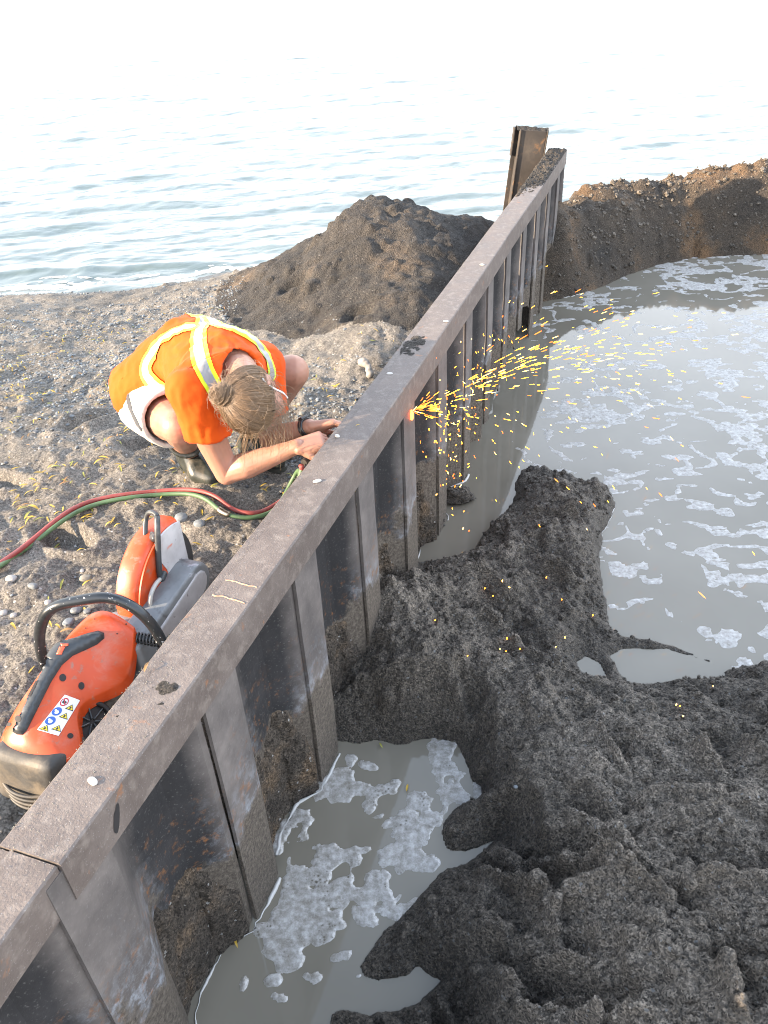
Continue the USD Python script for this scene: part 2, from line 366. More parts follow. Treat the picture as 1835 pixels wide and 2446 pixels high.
# sheet piles: blue-grey steel above, rust freckles, a pale mineral line, sand crusted on below
mat("pile_steel", {
    "g": ("geometry", {}), "sx": ("separate_xyz", {}),
    "n": ("noise_texture", {"scale": 5.0, "detail": 6.0, "roughness": 0.65}),
    "shaded": ("rgb_ramp", {"ramp": [(0.28, (0.008, 0.008, 0.009)), (0.5, (0.015, 0.0145, 0.0155)), (0.75, (0.032, 0.030, 0.031))]}), "dusty": ("rgb_ramp", {"ramp": [(0.28, (0.070, 0.062, 0.058)), (0.5, (0.108, 0.094, 0.087)), (0.72, (0.16, 0.140, 0.128))]}), "at": ("attribute", {"attribute": "shade_tone"}), "dn": ("math", {"math_type": "multiply_add", "value2": 0.9, "value3": -0.45}), "da": ("math", {"math_type": "add", "use_clamp": True}), "base": ("mix", {}),  # near-black ramp carries the painted shade of the pans
    "fn": ("noise_texture", {"scale": 150.0, "detail": 2.0}), "frp": ("map_range", {"from_min": 0.62, "from_max": 0.74, "to_min": 0.0, "to_max": 0.3, "clamp": True}), "fm": ("mix", {"color2": (0.22, 0.21, 0.20)}),
    "rn": ("noise_texture", {"scale": 34.0, "detail": 5.0, "roughness": 0.7}), "rr": ("map_range", {"from_min": 0.56, "from_max": 0.68, "to_min": 0.0, "to_max": 1.0, "clamp": True}), "rm": ("mix", {"color2": (0.17, 0.075, 0.028)}),
    "rz": ("map_range", {"from_min": 0.68, "from_max": 0.42, "to_min": 0.0, "to_max": 1.0, "clamp": True}), "rmul": ("math", {"math_type": "multiply"}),
    "hn": ("noise_texture", {"scale": 6.0, "detail": 5.0, "roughness": 0.6}), "hh": ("math", {"math_type": "multiply_add", "value2": 0.55, "value3": -0.275}), "zz": ("math", {"math_type": "add"}),
    "wh": ("rgb_ramp", {"ramp": [(0.0, (0, 0, 0)), (0.36, (0, 0, 0)), (0.41, (0.85, 0.85, 0.85)), (0.48, (0.40, 0.40, 0.40)), (0.60, (0.06, 0.06, 0.06)), (0.75, (0, 0, 0)), (1.0, (0, 0, 0))]}), "wd": ("math", {"math_type": "multiply_add", "value2": 0.7, "value3": 0.25, "use_clamp": True}), "wx": ("math", {"math_type": "multiply"}), "wm": ("mix", {"color2": (0.26, 0.28, 0.31)}),
    "wn": ("noise_texture", {"scale": 30.0, "detail": 7.0, "roughness": 0.75}), "wr": ("map_range", {"from_min": 0.47, "from_max": 0.62, "to_min": 0.0, "to_max": 1.0, "clamp": True}), "wmul": ("math", {"math_type": "multiply"}),
    "cr": ("map_range", {"from_min": 0.42, "from_max": 0.37, "to_min": 0.0, "to_max": 1.0, "clamp": True}), "cn": ("noise_texture", {"scale": 90.0, "detail": 5.0, "roughness": 0.75}),
    "crp": ("rgb_ramp", {"ramp": [(0.3, (0.022, 0.018, 0.015)), (0.45, (0.075, 0.060, 0.046)), (0.58, (0.13, 0.108, 0.086)), (0.75, (0.21, 0.185, 0.155))]}), "cm": ("mix", {}),
    "bb": ("math", {"math_type": "multiply_add", "value2": 1.0, "value3": 0.12}), "bh": ("math", {"math_type": "multiply"}), "bp": ("bump", {"strength": 1.0, "distance": 0.009}),
    "p": ("principled_bsdf", {"roughness": 0.66, "specular_ior_level": 0.4})},
    [("g.position", "sx.vector")] + [("g.position", f"{k}.vector") for k in ("n", "fn", "rn", "hn", "wn", "cn")] + [
        ("n.fac", "shaded.fac"), ("n.fac", "dusty.fac"), ("n.fac", "dn.value1"), ("dn.value", "da.value1"), ("at.fac", "da.value2"), ("da.value", "base.fac"), ("shaded.color", "base.color1"), ("dusty.color", "base.color2"), ("fn.fac", "frp.value"), ("frp.result", "fm.fac"), ("base.color", "fm.color1"),
        ("hn.fac", "hh.value1"), ("sx.z", "zz.value1"), ("hh.value", "zz.value2"),
        ("zz.value", "rz.value"), ("rn.fac", "rr.value"), ("rz.result", "rmul.value1"), ("rr.result", "rmul.value2"), ("rmul.value", "rm.fac"), ("fm.color", "rm.color1"),
        ("zz.value", "wh.fac"), ("wn.fac", "wr.value"), ("wh.color", "wmul.value1"), ("wr.result", "wmul.value2"), ("at.fac", "wd.value1"), ("wmul.value", "wx.value1"), ("wd.value", "wx.value2"), ("wx.value", "wm.fac"), ("rm.color", "wm.color1"),
        ("zz.value", "cr.value"), ("cn.fac", "crp.fac"), ("cr.result", "cm.fac"), ("wm.color", "cm.color1"), ("crp.color", "cm.color2"), ("cm.color", "p.base_color"),
        ("cr.result", "bb.value1"), ("cn.fac", "bh.value1"), ("bb.value", "bh.value2"), ("bh.value", "bp.height"), ("bp.normal", "p.normal")])

sand("crust_sand", [(0.3, (0.040, 0.033, 0.027)), (0.5, (0.075, 0.061, 0.048)), (0.72, (0.14, 0.095, 0.058))], 9.0, 0.6, bump=1.0)
# ------------------------------------------------------------------ ground
def vpoly(pts, z=0.0):
    return np.array([av(x, y, z)[:2] for x, y in pts])


wp = lambda s, t: wall(np.array(s), np.array(t))
BIG = np.vstack([vpoly([(1141, 655), (1180, 650), (1250, 637), (1300, 620), (1360, 592), (1420, 572), (1500, 555), (1659, 550)]),
                 [(3.9, 6.9), (4.6, 6.2), (4.8, 4.6), (4.2, 3.0), (3.0, 2.1), (2.1, 1.95)],
                 vpoly([(1659, 1440), (1600, 1446), (1565, 1452), (1530, 1428), (1490, 1412), (1440, 1395), (1400, 1385), (1345, 1374), (1318, 1350), (1306, 1310), (1296, 1250), (1291, 1200), (1300, 1150), (1333, 1088), (1325, 1068), (1270, 1038), (1220, 1022), (1160, 1010), (1130, 1014), (1116, 1045), (1105, 1085), (1070, 1130), (1036, 1165), (1018, 1205), (960, 1222), (905, 1217)]),
                 wp([2.25, 3.0, 4.0, 5.2], [-0.15, -0.15, -0.15, -0.15])])
NEAR = np.vstack([vpoly([(722, 1600), (760, 1606), (810, 1598), (860, 1606), (905, 1596), (940, 1594), (985, 1605), (1005, 1640), (1022, 1680), (1041, 1702), (1040, 1730), (1005, 1738), (970, 1748), (955, 1775), (956, 1812), (968, 1838), (1005, 1842), (1050, 1826), (1076, 1816), (1050, 1842), (1008, 1868), (960, 1880), (930, 1900), (890, 1950), (840, 2010), (800, 2050), (781, 2082), (786, 2108), (815, 2119), (870, 2108), (900, 2088), (925, 2100), (955, 2112), (930, 2150), (890, 2180), (850, 2196), (800, 2190), (735, 2180), (718, 2195), (712, 2211), (660, 2400), (560, 2560)]),
                  wp([-0.6, 0.2, 0.8, 1.25], [-0.15, -0.15, -0.15, -0.15])])
STRIP = vpoly([(1325, 1422), (1345, 1408), (1385, 1402), (1440, 1404), (1490, 1415), (1540, 1436), (1562, 1452), (1556, 1467), (1480, 1468), (1420, 1474), (1360, 1474), (1335, 1450)])
PUD = vpoly([(1248, 1432), (1270, 1424), (1300, 1440), (1312, 1462), (1295, 1472), (1262, 1456)])
LAKE = np.array([(-60, 5.5), (-8, 6.5), (-4.5, 6.85), (-3.3, 6.93), (-2.25, 6.86), (-1.7, 7.0), (-1.3, 7.2), (-0.7, 7.05), (0.0, 7.05), (0.8, 7.1), (1.6, 7.6), (2.6, 8.25), (3.6, 8.2), (5, 7.9), (9, 8.2), (60, 9), (60, 400), (-60, 400)])
def wiggle(poly, seed, amp=0.022):
    g = sg.Polygon(poly).buffer(0)
    g = g if g.geom_type == "Polygon" else max(g.geoms, key=lambda a: a.area)
    L = g.exterior.length
    q = np.array([g.exterior.interpolate(d).coords[0] for d in np.arange(0, min(L, 60), 0.012)]) if L < 60 else np.array(g.exterior.coords)
    q = q + amp * np.c_[fbm(q[:, 0] * 9, q[:, 1] * 9, seed, 5, .62), fbm(q[:, 0] * 9, q[:, 1] * 9, seed + 9, 5, .62)]
    return sg.Polygon(q).buffer(0)


WATERS = [wiggle(BIG, 1), wiggle(NEAR, 2), wiggle(STRIP, 3), wiggle(PUD, 4), sg.Polygon(LAKE)]
WALL_LINE = sg.LineString(wall(np.array([-3.0, 0, 1.5, 3, 4.5, 6.36]), np.full(6, -0.105)))


def signed(x, y):
    """Distance to the water's edge: above 0 on land."""
    p = shapely.points(x, y)
    d = np.full(len(x), 1e9)
    for w in WATERS:
        shapely.prepare(w)
        e = shapely.distance(w.exterior, p)
        d = np.minimum(d, np.where(shapely.contains(w, p), -e, e))
    return d


Lc = [(-0.9, 1.2, .60), (-0.76, 1.77, .60), (-.72, 2.62, .585), (-0.4, 2.5, .56), (-1.5, 1.5, .64), (-1.8, 2.2, .63), (-2, 3, .58), (-2.6, 4, .48), (-1.5, 4, .50), (-2.5, 5, .36), (-1.5, 5, .38), (-2, 6, .22), (-3.2, 6, .22),
      (-5, 3, .6), (-5, 5, .4), (-3, .5, .7), (-2, -3, 1.0), (-6, -3, 1.1), (-9, 2, .7), (-9, 5, .4), (-0.9, 0.3, .63), (-1.2, -0.8, .7), (-8, -8, 1.6), (-2, -8, 1.6)]
for s_, z_ in ((0, .62), (1, .60), (1.7, .58), (2.4, .56), (3.0, .54), (3.4, .56), (3.9, .66), (4.5, .74), (5.0, .79), (5.5, .76), (6.3, .5)):
    Lc.append((*wall(np.array(s_), np.array(-.2)), z_))
for x, y, z in [(800, 434, .90), (740, 470, .80), (690, 512, .68), (640, 540, .58), (600, 562, .50), (540, 590, .42), (860, 440, .88), (940, 468, .80), (1000, 470, .79), (750, 520, .80), (720, 600, .64), (850, 560, .75), (620, 640, .53), (880, 640, .67), (800, 700, .58), (960, 560, .74), (560, 660, .47), (480, 645, .41), (620, 700, .49), (700, 740, .50), (810, 790, .535)]:
    Lc.append(av(x, y, z))
Lc += [(0.0, 6.5, .35), (0.5, 6.5, .3), (-.6, 6.5, .25), (1, 6.4, .4), (1.0, 7.0, .05), (-0.9, 6.6, .2)]
Rc = []
for s_, z_ in ((-1, .2), (0, .12), (1.3, .10), (1.5, .16), (1.66, .22), (1.8, .29), (1.95, .22), (2.11, .13), (2.23, .06), (5.3, .10), (5.36, .5), (5.5, .70), (6.0, .70), (6.5, .62)):
    Rc.append((*wall(np.array(s_), np.array(0.0)), z_))
for x, y, z in [(1200, 432, .70), (1300, 392, .68), (1380, 378, .68), (1470, 365, .68), (1560, 366, .68), (1659, 374, .66), (1250, 500, .50), (1400, 450, .52), (1400, 500, .36), (1550, 450, .45), (1659, 450, .45), (1250, 580, .22), (1180, 600, .22), (1550, 510, .2),
                (1230, 1100, .17), (1200, 1060, .14), (1140, 1170, .16), (1230, 1200, .15), (1200, 1300, .12), (1060, 1250, .17), (960, 1260, .17), (1000, 1310, .15), (900, 1320, .24), (1000, 1400, .20), (1000, 1480, .22), (860, 1420, .26), (840, 1500, .17), (900, 1540, .17), (800, 1550, .10), (1150, 1450, .15), (1300, 1520, .16), (1500, 1540, .12), (1200, 1650, .24), (1120, 1720, .22), (1400, 1700, .26), (1600, 1650, .26), (1200, 1850, .26), (1500, 1850, .36), (1600, 2000, .42), (1300, 2000, .36), (1100, 1900, .2), (1000, 2000, .17), (900, 2040, .10), (1050, 2130, .16), (1200, 2200, .3), (1400, 2200, .42), (1659, 2211, .48), (1050, 1780, .14), (1000, 1800, .08)]:
    Rc.append(av(x, y, z))
Rc += [(0.6, 0.1, .5), (0, -.3, .55), (1.5, .5, .5), (2.5, 1, .42), (3.5, 1.5, .4), (-1, -3, .9), (3, -3, .9), (8, -3, 1), (8, 3, .6), (6, 5, .5), (6, 7, .4), (2, 7.7, .3), (3, 7.9, .2), (4.5, 7.2, .6), (-2, -8, 1.6), (8, -8, 1.6), (-.5, -1.2, .6)]
Lc, Rc = np.array(Lc), np.array(Rc)
rbfL = RBFInterpolator(Lc[:, :2], Lc[:, 2], kernel="thin_plate_spline", smoothing=0.002)
rbfR = RBFInterpolator(Rc[:, :2], Rc[:, 2], kernel="thin_plate_spline", smoothing=0.002)
FEET = [(-0.98, 3.05, .16, .075, 0.5), (-1.6, 2.75, .2, .08, -0.4), (-1.35, 3.3, .15, .07, 0.9), (-1.9, 3.5, .14, .07, .3), (-.42, 2.95, .12, .06, .2), (-2.0, 2.6, .15, .08, 1.), (-1.15, 2.3, .13, .06, -.6), (-1.25, 3.75, .13, .06, .1), (-.1, 4.4, .1, .08, .3), (-.5, 5.0, .12, .08, .2)]

_sr = np.random.default_rng(404)
SCOOPS = []
for _k in range(95):
    _a, _r = _sr.uniform(-.55, .75), math.exp(_sr.uniform(math.log(.7), math.log(3.6)))
    SCOOPS.append((_r * math.sin(_a), _r * math.cos(_a), _sr.uniform(.07, .24), _sr.uniform(.035, .10), _sr.normal(-.75, .45), _sr.uniform(.015, .05)))
for _x, _y, _l, _w, _ang, _d in ((1600, 2140, .13, .07, .2, .05), (1010, 1490, .12, .08, -1.0, .05), (1130, 1760, .22, .10, -.9, .05), (1150, 2090, .14, .09, -.8, .05), (1130, 1300, .28, .08, -.75, .045), (1480, 1690, .18, .09, .1, .04), (1350, 1800, .22, .09, -.8, .04), (1540, 1920, .2, .09, .2, .045)):
    _p = av(_x, _y, .3); SCOOPS.append((_p[0], _p[1], _l, _w, _ang, _d))


def scoops(x, y):
    h = np.zeros(len(x))
    for fx, fy, fl, fw, fa, dep in SCOOPS:
        m = (np.abs(x - fx) < fl * 1.7 + fw) & (np.abs(y - fy) < fl * 1.7 + fw)
        if not m.any(): continue
        c, sn = math.cos(fa), math.sin(fa)
        dx, dy = x[m] - fx, y[m] - fy
        u, w = (dx * c + dy * sn) / fl, (-dx * sn + dy * c) / fw
        w = w + .35 * np.sin(u * 2.2)
        env = np.clip(1 - u * u, 0, 1) ** .8
        prof = -np.where(w < 0, np.exp(-(w / .28) ** 2), np.exp(-(w / 1.0) ** 2)) + .75 * np.exp(-((w + .55) / .28) ** 2)
        h[m] += 1.5 * dep * env * prof
    return h


def height(x, y, fine=True):
    p = np.c_[x, y]
    s, t = to_st(x, y)
    far = sstep(6.2, 6.7, s)
    side = np.where(t > -0.105, 1.0, 0.0)
    side = side * (1 - far) + sstep(-0.5, 0.3, t) * far
    base = np.zeros(len(x)); mL, mR = side < 1, side > 0
    hL, hR = np.zeros(len(x)), np.zeros(len(x))
    hL[mL] = rbfL(p[mL]); hR[mR] = rbfR(p[mR])
    d = signed(x, y)
    # relief
    lake_near = sstep(7.6, 5.6, y)
    mound = np.exp(-(((x - 0.1) / 1.0) ** 2 + ((y - 5.4) / 0.9) ** 2))
    rl = 0.034 * fbm(x * 2.4, y * 2.4, 1) + 0.030 * fbm(x * 6, y * 6, 2) * lake_near + 0.014 * (ridged(x * 7, y * 10, 35, 2) - .5) * lake_near + 0.010 * fbm(x * 24, y * 24, 3, 4, .6) + 0.004 * fbm(x * 75, y * 75, 6, 2)
    rl += mound * (0.05 * fbm(x * 5, y * 5, 4) + 0.035 * (ridged(x * 6, y * 6, 5) - 0.5) + 0.016 * fbm(x * 30, y * 30, 7, 3))
    wx, wy = x + .05 * fbm(x * 5, y * 5, 33), y + .05 * fbm(x * 5, y * 5, 34)
    hum = ridged(x * 4.0 + 0.6 * fbm(x * 3, y * 3, 31), y * 4.0 + 0.6 * fbm(x * 3, y * 3, 32), 9, 3)
    clod = ridged(x * 24, y * 24, 12, 2)
    rm = sstep(5.4, 6.2, s)
    sc_ = scoops(x, y)
    rr = 0.036 * fbm(x * 2.6, y * 2.6, 8) + 0.085 * (hum - 0.55) + 0.045 * (ridged(wx * 8 + 2, wy * 5.5, 16, 2) - .5) + 0.030 * fbm(wx * 13, wy * 13, 10, 4, .6) + 0.012 * fbm(x * 60, y * 60, 11, 3, .7)
    bil = lambda f, sd: np.abs(2 * vnoise(wx * f, wy * f, sd) - 1)
    soft = .35 + .9 * vnoise(x * 3.1, y * 3.1, 45)
    rr = rr + soft * (0.020 * (bil(17, 42) - .35) + 0.016 * (bil(34, 43) - .35) + 0.009 * (bil(62, 44) - .35))
    rr = rr * (1 - 0.25 * rm) + rm * (0.07 * fbm(x * 7, y * 7, 21, 5, .62) + 0.07 * (ridged(x * 4 + .5 * fbm(x * 3, y * 3, 24), y * 4, 22) - .5))
    hL = hL + rl; hR = hR + rr + sc_ * (1 - rm)
    for fx, fy, fl, fw, fa in FEET:
        c, sn = math.cos(fa), math.sin(fa)
        u, w = (x - fx) * c + (y - fy) * sn, -(x - fx) * sn + (y - fy) * c
        r = np.sqrt((u / fl) ** 2 + (w / fw) ** 2)
        hL = hL - 0.05 * sstep(1.05, 0.55, r) + 0.018 * np.exp(-((r - 1.3) / 0.25) ** 2)
    h = hL * (1 - side) + hR * side
    k = np.where((y > 6.3) & (side < .5), 0.5, np.where(side > 0.5, 0.16 * sstep(5.2, 5.6, s) + 0.055 + 0.03 * vnoise(x * 5, y * 5, 14), 0.1))
    z = np.where(d > 0, np.maximum(h, 0.02) * (1 - np.exp(-d / k)) + 0.004, -0.3 * (1 - np.exp(np.minimum(d, 0) / 0.22)) - 0.001 + 0.01 * fbm(x * 9, y * 9, 15))
    z = np.where((d <= 0), np.minimum(z, -0.003), z)
    return z, d, s, t


def ground_at(x, y):
    return height(np.atleast_1d(np.asarray(x, float)), np.atleast_1d(np.asarray(y, float)))[0]


# a polar sheet: fine close by, coarser away, and on to the horizon
GR, GA = 0.0036, 0.0036
th = np.unique(np.r_[np.linspace(-math.pi, -0.95, 40), np.arange(-0.95, 0.85, GA), np.linspace(0.85, math.pi, 44)])
lr = np.r_[np.arange(math.log(0.30), math.log(9.0), GR), np.linspace(math.log(9.02), math.log(400.0), 60)]
rr_ = np.exp(lr)
RR, TT = np.meshgrid(rr_, th, indexing="ij")
GX, GY = (RR * np.sin(TT)).ravel(), (RR * np.cos(TT)).ravel()
GZ, GD, GS, GT = height(GX, GY)
# clods and lumps lying on the dug sand and the heaps
cr_ = np.random.default_rng(77)
ncl = 26000
ca, cr0 = cr_.uniform(-.9, .8, ncl), np.exp(cr_.uniform(math.log(.55), math.log(8.0), ncl))
cxy = np.c_[cr0 * np.sin(ca), cr0 * np.cos(ca)]
ch, cd, cs_, ct_ = height(cxy[:, 0], cxy[:, 1])
wgt = np.where(ct_ > 0, 1.0, .9 * np.exp(-(((cxy[:, 0] - .1) / .9) ** 2 + ((cxy[:, 1] - 5.4) / .9) ** 2)) + .03)
okc = (cd > .03) & (cr_.random(ncl) < wgt * np.clip(1.9 * vnoise(cxy[:, 0] * 4.5, cxy[:, 1] * 4.5, 78) - .35, .05, 1)) & (np.abs(ct_ + .06) > .09)
cxy, ch = cxy[okc], ch[okc]
crad = np.clip(cr_.lognormal(math.log(.0095), .5, len(cxy)), .005, .040) * np.clip(np.hypot(cxy[:, 0], cxy[:, 1]) / 2.2, .8, 2.2)
CN = 1.25 + 0.5 * fbm(GX * 70, GY * 70, 79, 2) + .45 * fbm(GX * 28, GY * 28, 80, 2)
gtree = cKDTree(np.c_[GX, GY])
for i_, q_ in enumerate(gtree.query_ball_point(cxy, crad)):
    if q_:
        q_ = np.array(q_); dd_ = np.hypot(GX[q_] - cxy[i_, 0], GY[q_] - cxy[i_, 1]) / crad[i_] * CN[q_]
        GZ[q_] = np.maximum(GZ[q_], ch[i_] + crad[i_] * (.80 * np.sqrt(np.clip(1 - dd_ ** 2, 0, 1)) - .22))
GZ = np.where(RR.ravel() > 30, np.where(GD > 0, 1.5, -1.0), GZ)
nr, nt = RR.shape
ii, jj = np.meshgrid(np.arange(nr - 1), np.arange(nt - 1), indexing="ij")
a_, b_, c_, d_ = (ii * nt + jj).ravel(), ((ii + 1) * nt + jj).ravel(), ((ii + 1) * nt + jj + 1).ravel(), (ii * nt + jj + 1).ravel()
GF = np.vstack([np.c_[a_, c_, b_], np.c_[a_, d_, c_]])
GV = np.c_[GX, GY, GZ]
GN = meshkit.arrays((GV, GF), True)[2]
# a cap under the camera's own feet
fc = GV[GF].mean(1)
fd = GD[GF].max(1)
fs, ft = GS[GF].mean(1), GT[GF].mean(1)
keep = fd > -0.55
left = ft < -0.105
ledge = 0.55 * fbm(fc[:, 0] * 3, fc[:, 1] * 3, 41) * 0.25
moundL = left & (((fc[:, 0] - 0.15) / 1.25) ** 2 + ((fc[:, 1] - 5.55) / 1.35) ** 2 + ledge < 1.0) & (fs > 3.1)
moundR = (~left | (fs > 6.2)) & (fs > 5.2) & (fc[:, 1] < 9.5) & (fc[:, 0] > 0.9)
dug = ~left & ~moundR
beach = left & ~moundL & ~moundR


def sub(name, mask, mat_, label):
    f = GF[mask & keep]
    used, inv = np.unique(f, return_inverse=True)
    struct(obj(name, (GV[used], inv.reshape(-1, 3)), mat_, normals=GN[used]), label)


sub("beach", beach, "beach_sand", "grey-brown sandy beach behind the steel wall")
sub("sand_heap", moundL, "heap_sand", "dark heap of dug sand between the wall and the lake, left of the steel post")
sub("sand_heap", moundR, "heap_sand_brown", "long brown bank of dug sand at the far end of the muddy pond")
sub("dug_sand", dug, "dug_sand", "dark wet dug sand in front of the steel wall")

# ------------------------------------------------------------------ water
def sheet(poly, z, grow=0.25):
    g = poly.buffer(grow).simplify(0.01)
    v, f = trimesh.creation.triangulate_polygon(g, engine="earcut")
    f = np.asarray(f)
    e1, e2 = v[f[:, 1]] - v[f[:, 0]], v[f[:, 2]] - v[f[:, 0]]
    flip = e1[:, 0] * e2[:, 1] - e1[:, 1] * e2[:, 0] < 0
    f[flip] = f[flip][:, ::-1]
    print("sheet", len(v), len(f), flip.sum(), g.area)
    return np.c_[v, np.full(len(v), z)], f


for nm, w, lab in (("pond", 0, "large milky grey pond in the dug pit right of the wall"), ("pond", 1, "small muddy pool along the foot of the steel wall at the front"), ("puddle", 2, "narrow puddle in the dug sand beside the pond"), ("puddle", 3, "tiny puddle in the dark sand left of the narrow one")):
    v_, f_ = sheet(WATERS[w], 0.0 if w < 2 else 0.004, 0.22 if w < 2 else 0.05)
    struct(obj(nm, (v_, f_), "muddy_water", smooth=False), lab)
# lake: ripples near the shore as real relief, flat sheet beyond
lx, ly = np.meshgrid(np.linspace(-9, 9, 620), 5.4 + 26 * np.linspace(0, 1, 620) ** 1.6, indexing="ij")
rot_y, rot_x = ly - .18 * lx, lx + .18 * ly
wav = 0.010 * np.sin(8.0 * rot_y + 3.4 * fbm(rot_x * .7, rot_y * .9, 51)) * (0.2 + 1.2 * vnoise(rot_x * .45, rot_y * .7, 52)) + 0.030 * fbm(rot_x * 1.5 + .4 * fbm(rot_x, rot_y, 57), rot_y * 3.0, 53, 4, .55) + 0.005 * fbm(rot_x * 5, rot_y * 9, 54, 2)
wav += 0.030 * np.exp(-((ly - 7.42 - .10 * fbm(lx * 1.1, lx * 0, 55)) / .09) ** 2) * sstep(-.9, -1.6, lx) * (.5 + vnoise(lx * 1.4, lx * 0, 56))
edge = np.minimum(np.minimum(lx + 9, 9 - lx) / 1.5, (31.4 - ly) / 3).clip(0, 1)
wav = wav * edge
fc_ = lambda a: (np.c_[a[:-1, :-1].ravel(), a[1:, :-1].ravel(), a[1:, 1:].ravel(), a[:-1, 1:].ravel()])
idx = np.arange(lx.size).reshape(lx.shape)
lv, lf = np.c_[lx.ravel(), ly.ravel(), wav.ravel()], fc_(idx)
onlake = signed(lv[:, 0], lv[:, 1]) < 0.0
inl = shapely.contains(sg.Polygon(LAKE).buffer(0.5), shapely.points(lv[:, 0], lv[:, 1]))
lf = lf[inl[lf].all(1)]
far_pts = [(-9, 5.4), (-9, 31.4), (9, 31.4), (9, 5.4), (9, 5.4)]
outer = sg.box(-3000, 5.0, 3000, 6000).difference(sg.box(-9, 0, 9, 31.4))
ov, of = trimesh.creation.triangulate_polygon(outer, engine="earcut")
lake_mesh = trimesh.util.concatenate([trimesh.Trimesh(lv, np.vstack([lf[:, [0, 1, 2]], lf[:, [0, 2, 3]]]), process=False), trimesh.Trimesh(np.c_[ov, np.zeros(len(ov))], of, process=False)])
struct(obj("lake", lake_mesh, "lake_water", smooth=True), "pale rippled lake reaching the horizon")
# ------------------------------------------------------------------ steel wall
BT = 1.0                      # top of the capping beam
BW, BH = 0.134, 0.113


def beam(s0, s1, name, parent, lift=0.0, tofs=0.0, step=0.03):
    """An upside-down channel: top plate with a back lip strip, front flange, back flange."""
    n = max(2, int((s1 - s0) / step))
    s = np.linspace(s0, s1, n)
    prof = np.array([(0.000, -0.004), (-0.004, 0.0), (-BW + 0.034, 0.0), (-BW + 0.033, -0.006), (-BW + 0.003, -0.006), (-BW, -0.009), (-BW, -BH), (-BW + 0.009, -BH), (-BW + 0.009, -0.012), (-0.009, -0.012), (-0.009, -BH), (-0.002, -BH), (0.0, -BH + 0.002)])
    m = len(prof)
    v = np.concatenate([wall(s, np.full(n, a + tofs), BT + b + lift + 0.0012 * fbm(s * 6, s * 0 + a * 90, 61)) for a, b in prof])
    f = []
    for j in range(m):
        k = (j + 1) % m
        i = np.arange(n - 1)
        f += [np.c_[j * n + i, j * n + i + 1, k * n + i + 1], np.c_[j * n + i, k * n + i + 1, k * n + i]]
    poly = sg.Polygon(prof)
    tv, tf = trimesh.creation.triangulate_polygon(poly, engine="earcut")
    kd = cKDTree(prof).query(tv)[1]
    f += [kd[tf] * n, kd[tf][:, ::-1] * n + n - 1]
    return trimesh.Trimesh(v, np.vstack(f), process=False)


wall_prim = xform("sheet_pile_wall")
tag(wall_prim, "rusty steel sheet pile wall with a channel capping beam along its top", "wall")
b1 = beam(0.146, 6.36, "capping_beam", wall_prim)
b1.fix_normals()
cap1 = obj("capping_beam", b1, "capping_steel", wall_prim, smooth=25)
b0 = beam(-1.6, 0.1425, "capping_beam", wall_prim, lift=-0.004, tofs=-0.006)
b0.fix_normals()
cap0 = obj("capping_beam", b0, "capping_steel", wall_prim, smooth=25)
# two rough gouges across the top plate and a torch-cut hole in the front flange
for s_, a0, a1 in ((0.905, -0.010, -0.100), (0.845, -0.012, -0.105)):
    tt = np.linspace(a0, a1, 26)
    p_ = wall(s_ + 0.006 * fbm(tt * 40, tt * 0 + s_ * 7, 62) - 0.10 * (tt - a0), tt, BT + 0.0004)
    obj("gouge", tube(p_, 0.0028 * (0.55 + 0.5 * np.abs(fbm(tt * 60, tt * 0, 63))) * np.r_[0.3, np.ones(24), 0.3], 6), "cut_edge", wall_prim)
hs = np.linspace(0, 2 * np.pi, 28, endpoint=False)
hr = 1 + 0.25 * fbm(np.cos(hs) * 2, np.sin(hs) * 2, 64)
hole = wall(0.283 + 0.013 * hr * np.cos(hs) * 0.75 + 0.012 * np.sin(hs), np.full(28, 0.0012), BT - 0.062 + 0.030 * hr * np.sin(hs))
obj("burnt_hole", trimesh.Trimesh(np.vstack([hole, hole.mean(0)]), np.c_[np.arange(28), np.r_[1:28, 0], np.full(28, 28)], process=False), "cut_shadow", wall_prim)

# sheet piles: each reaches from one interlock to the next
PITCH_P = 0.485


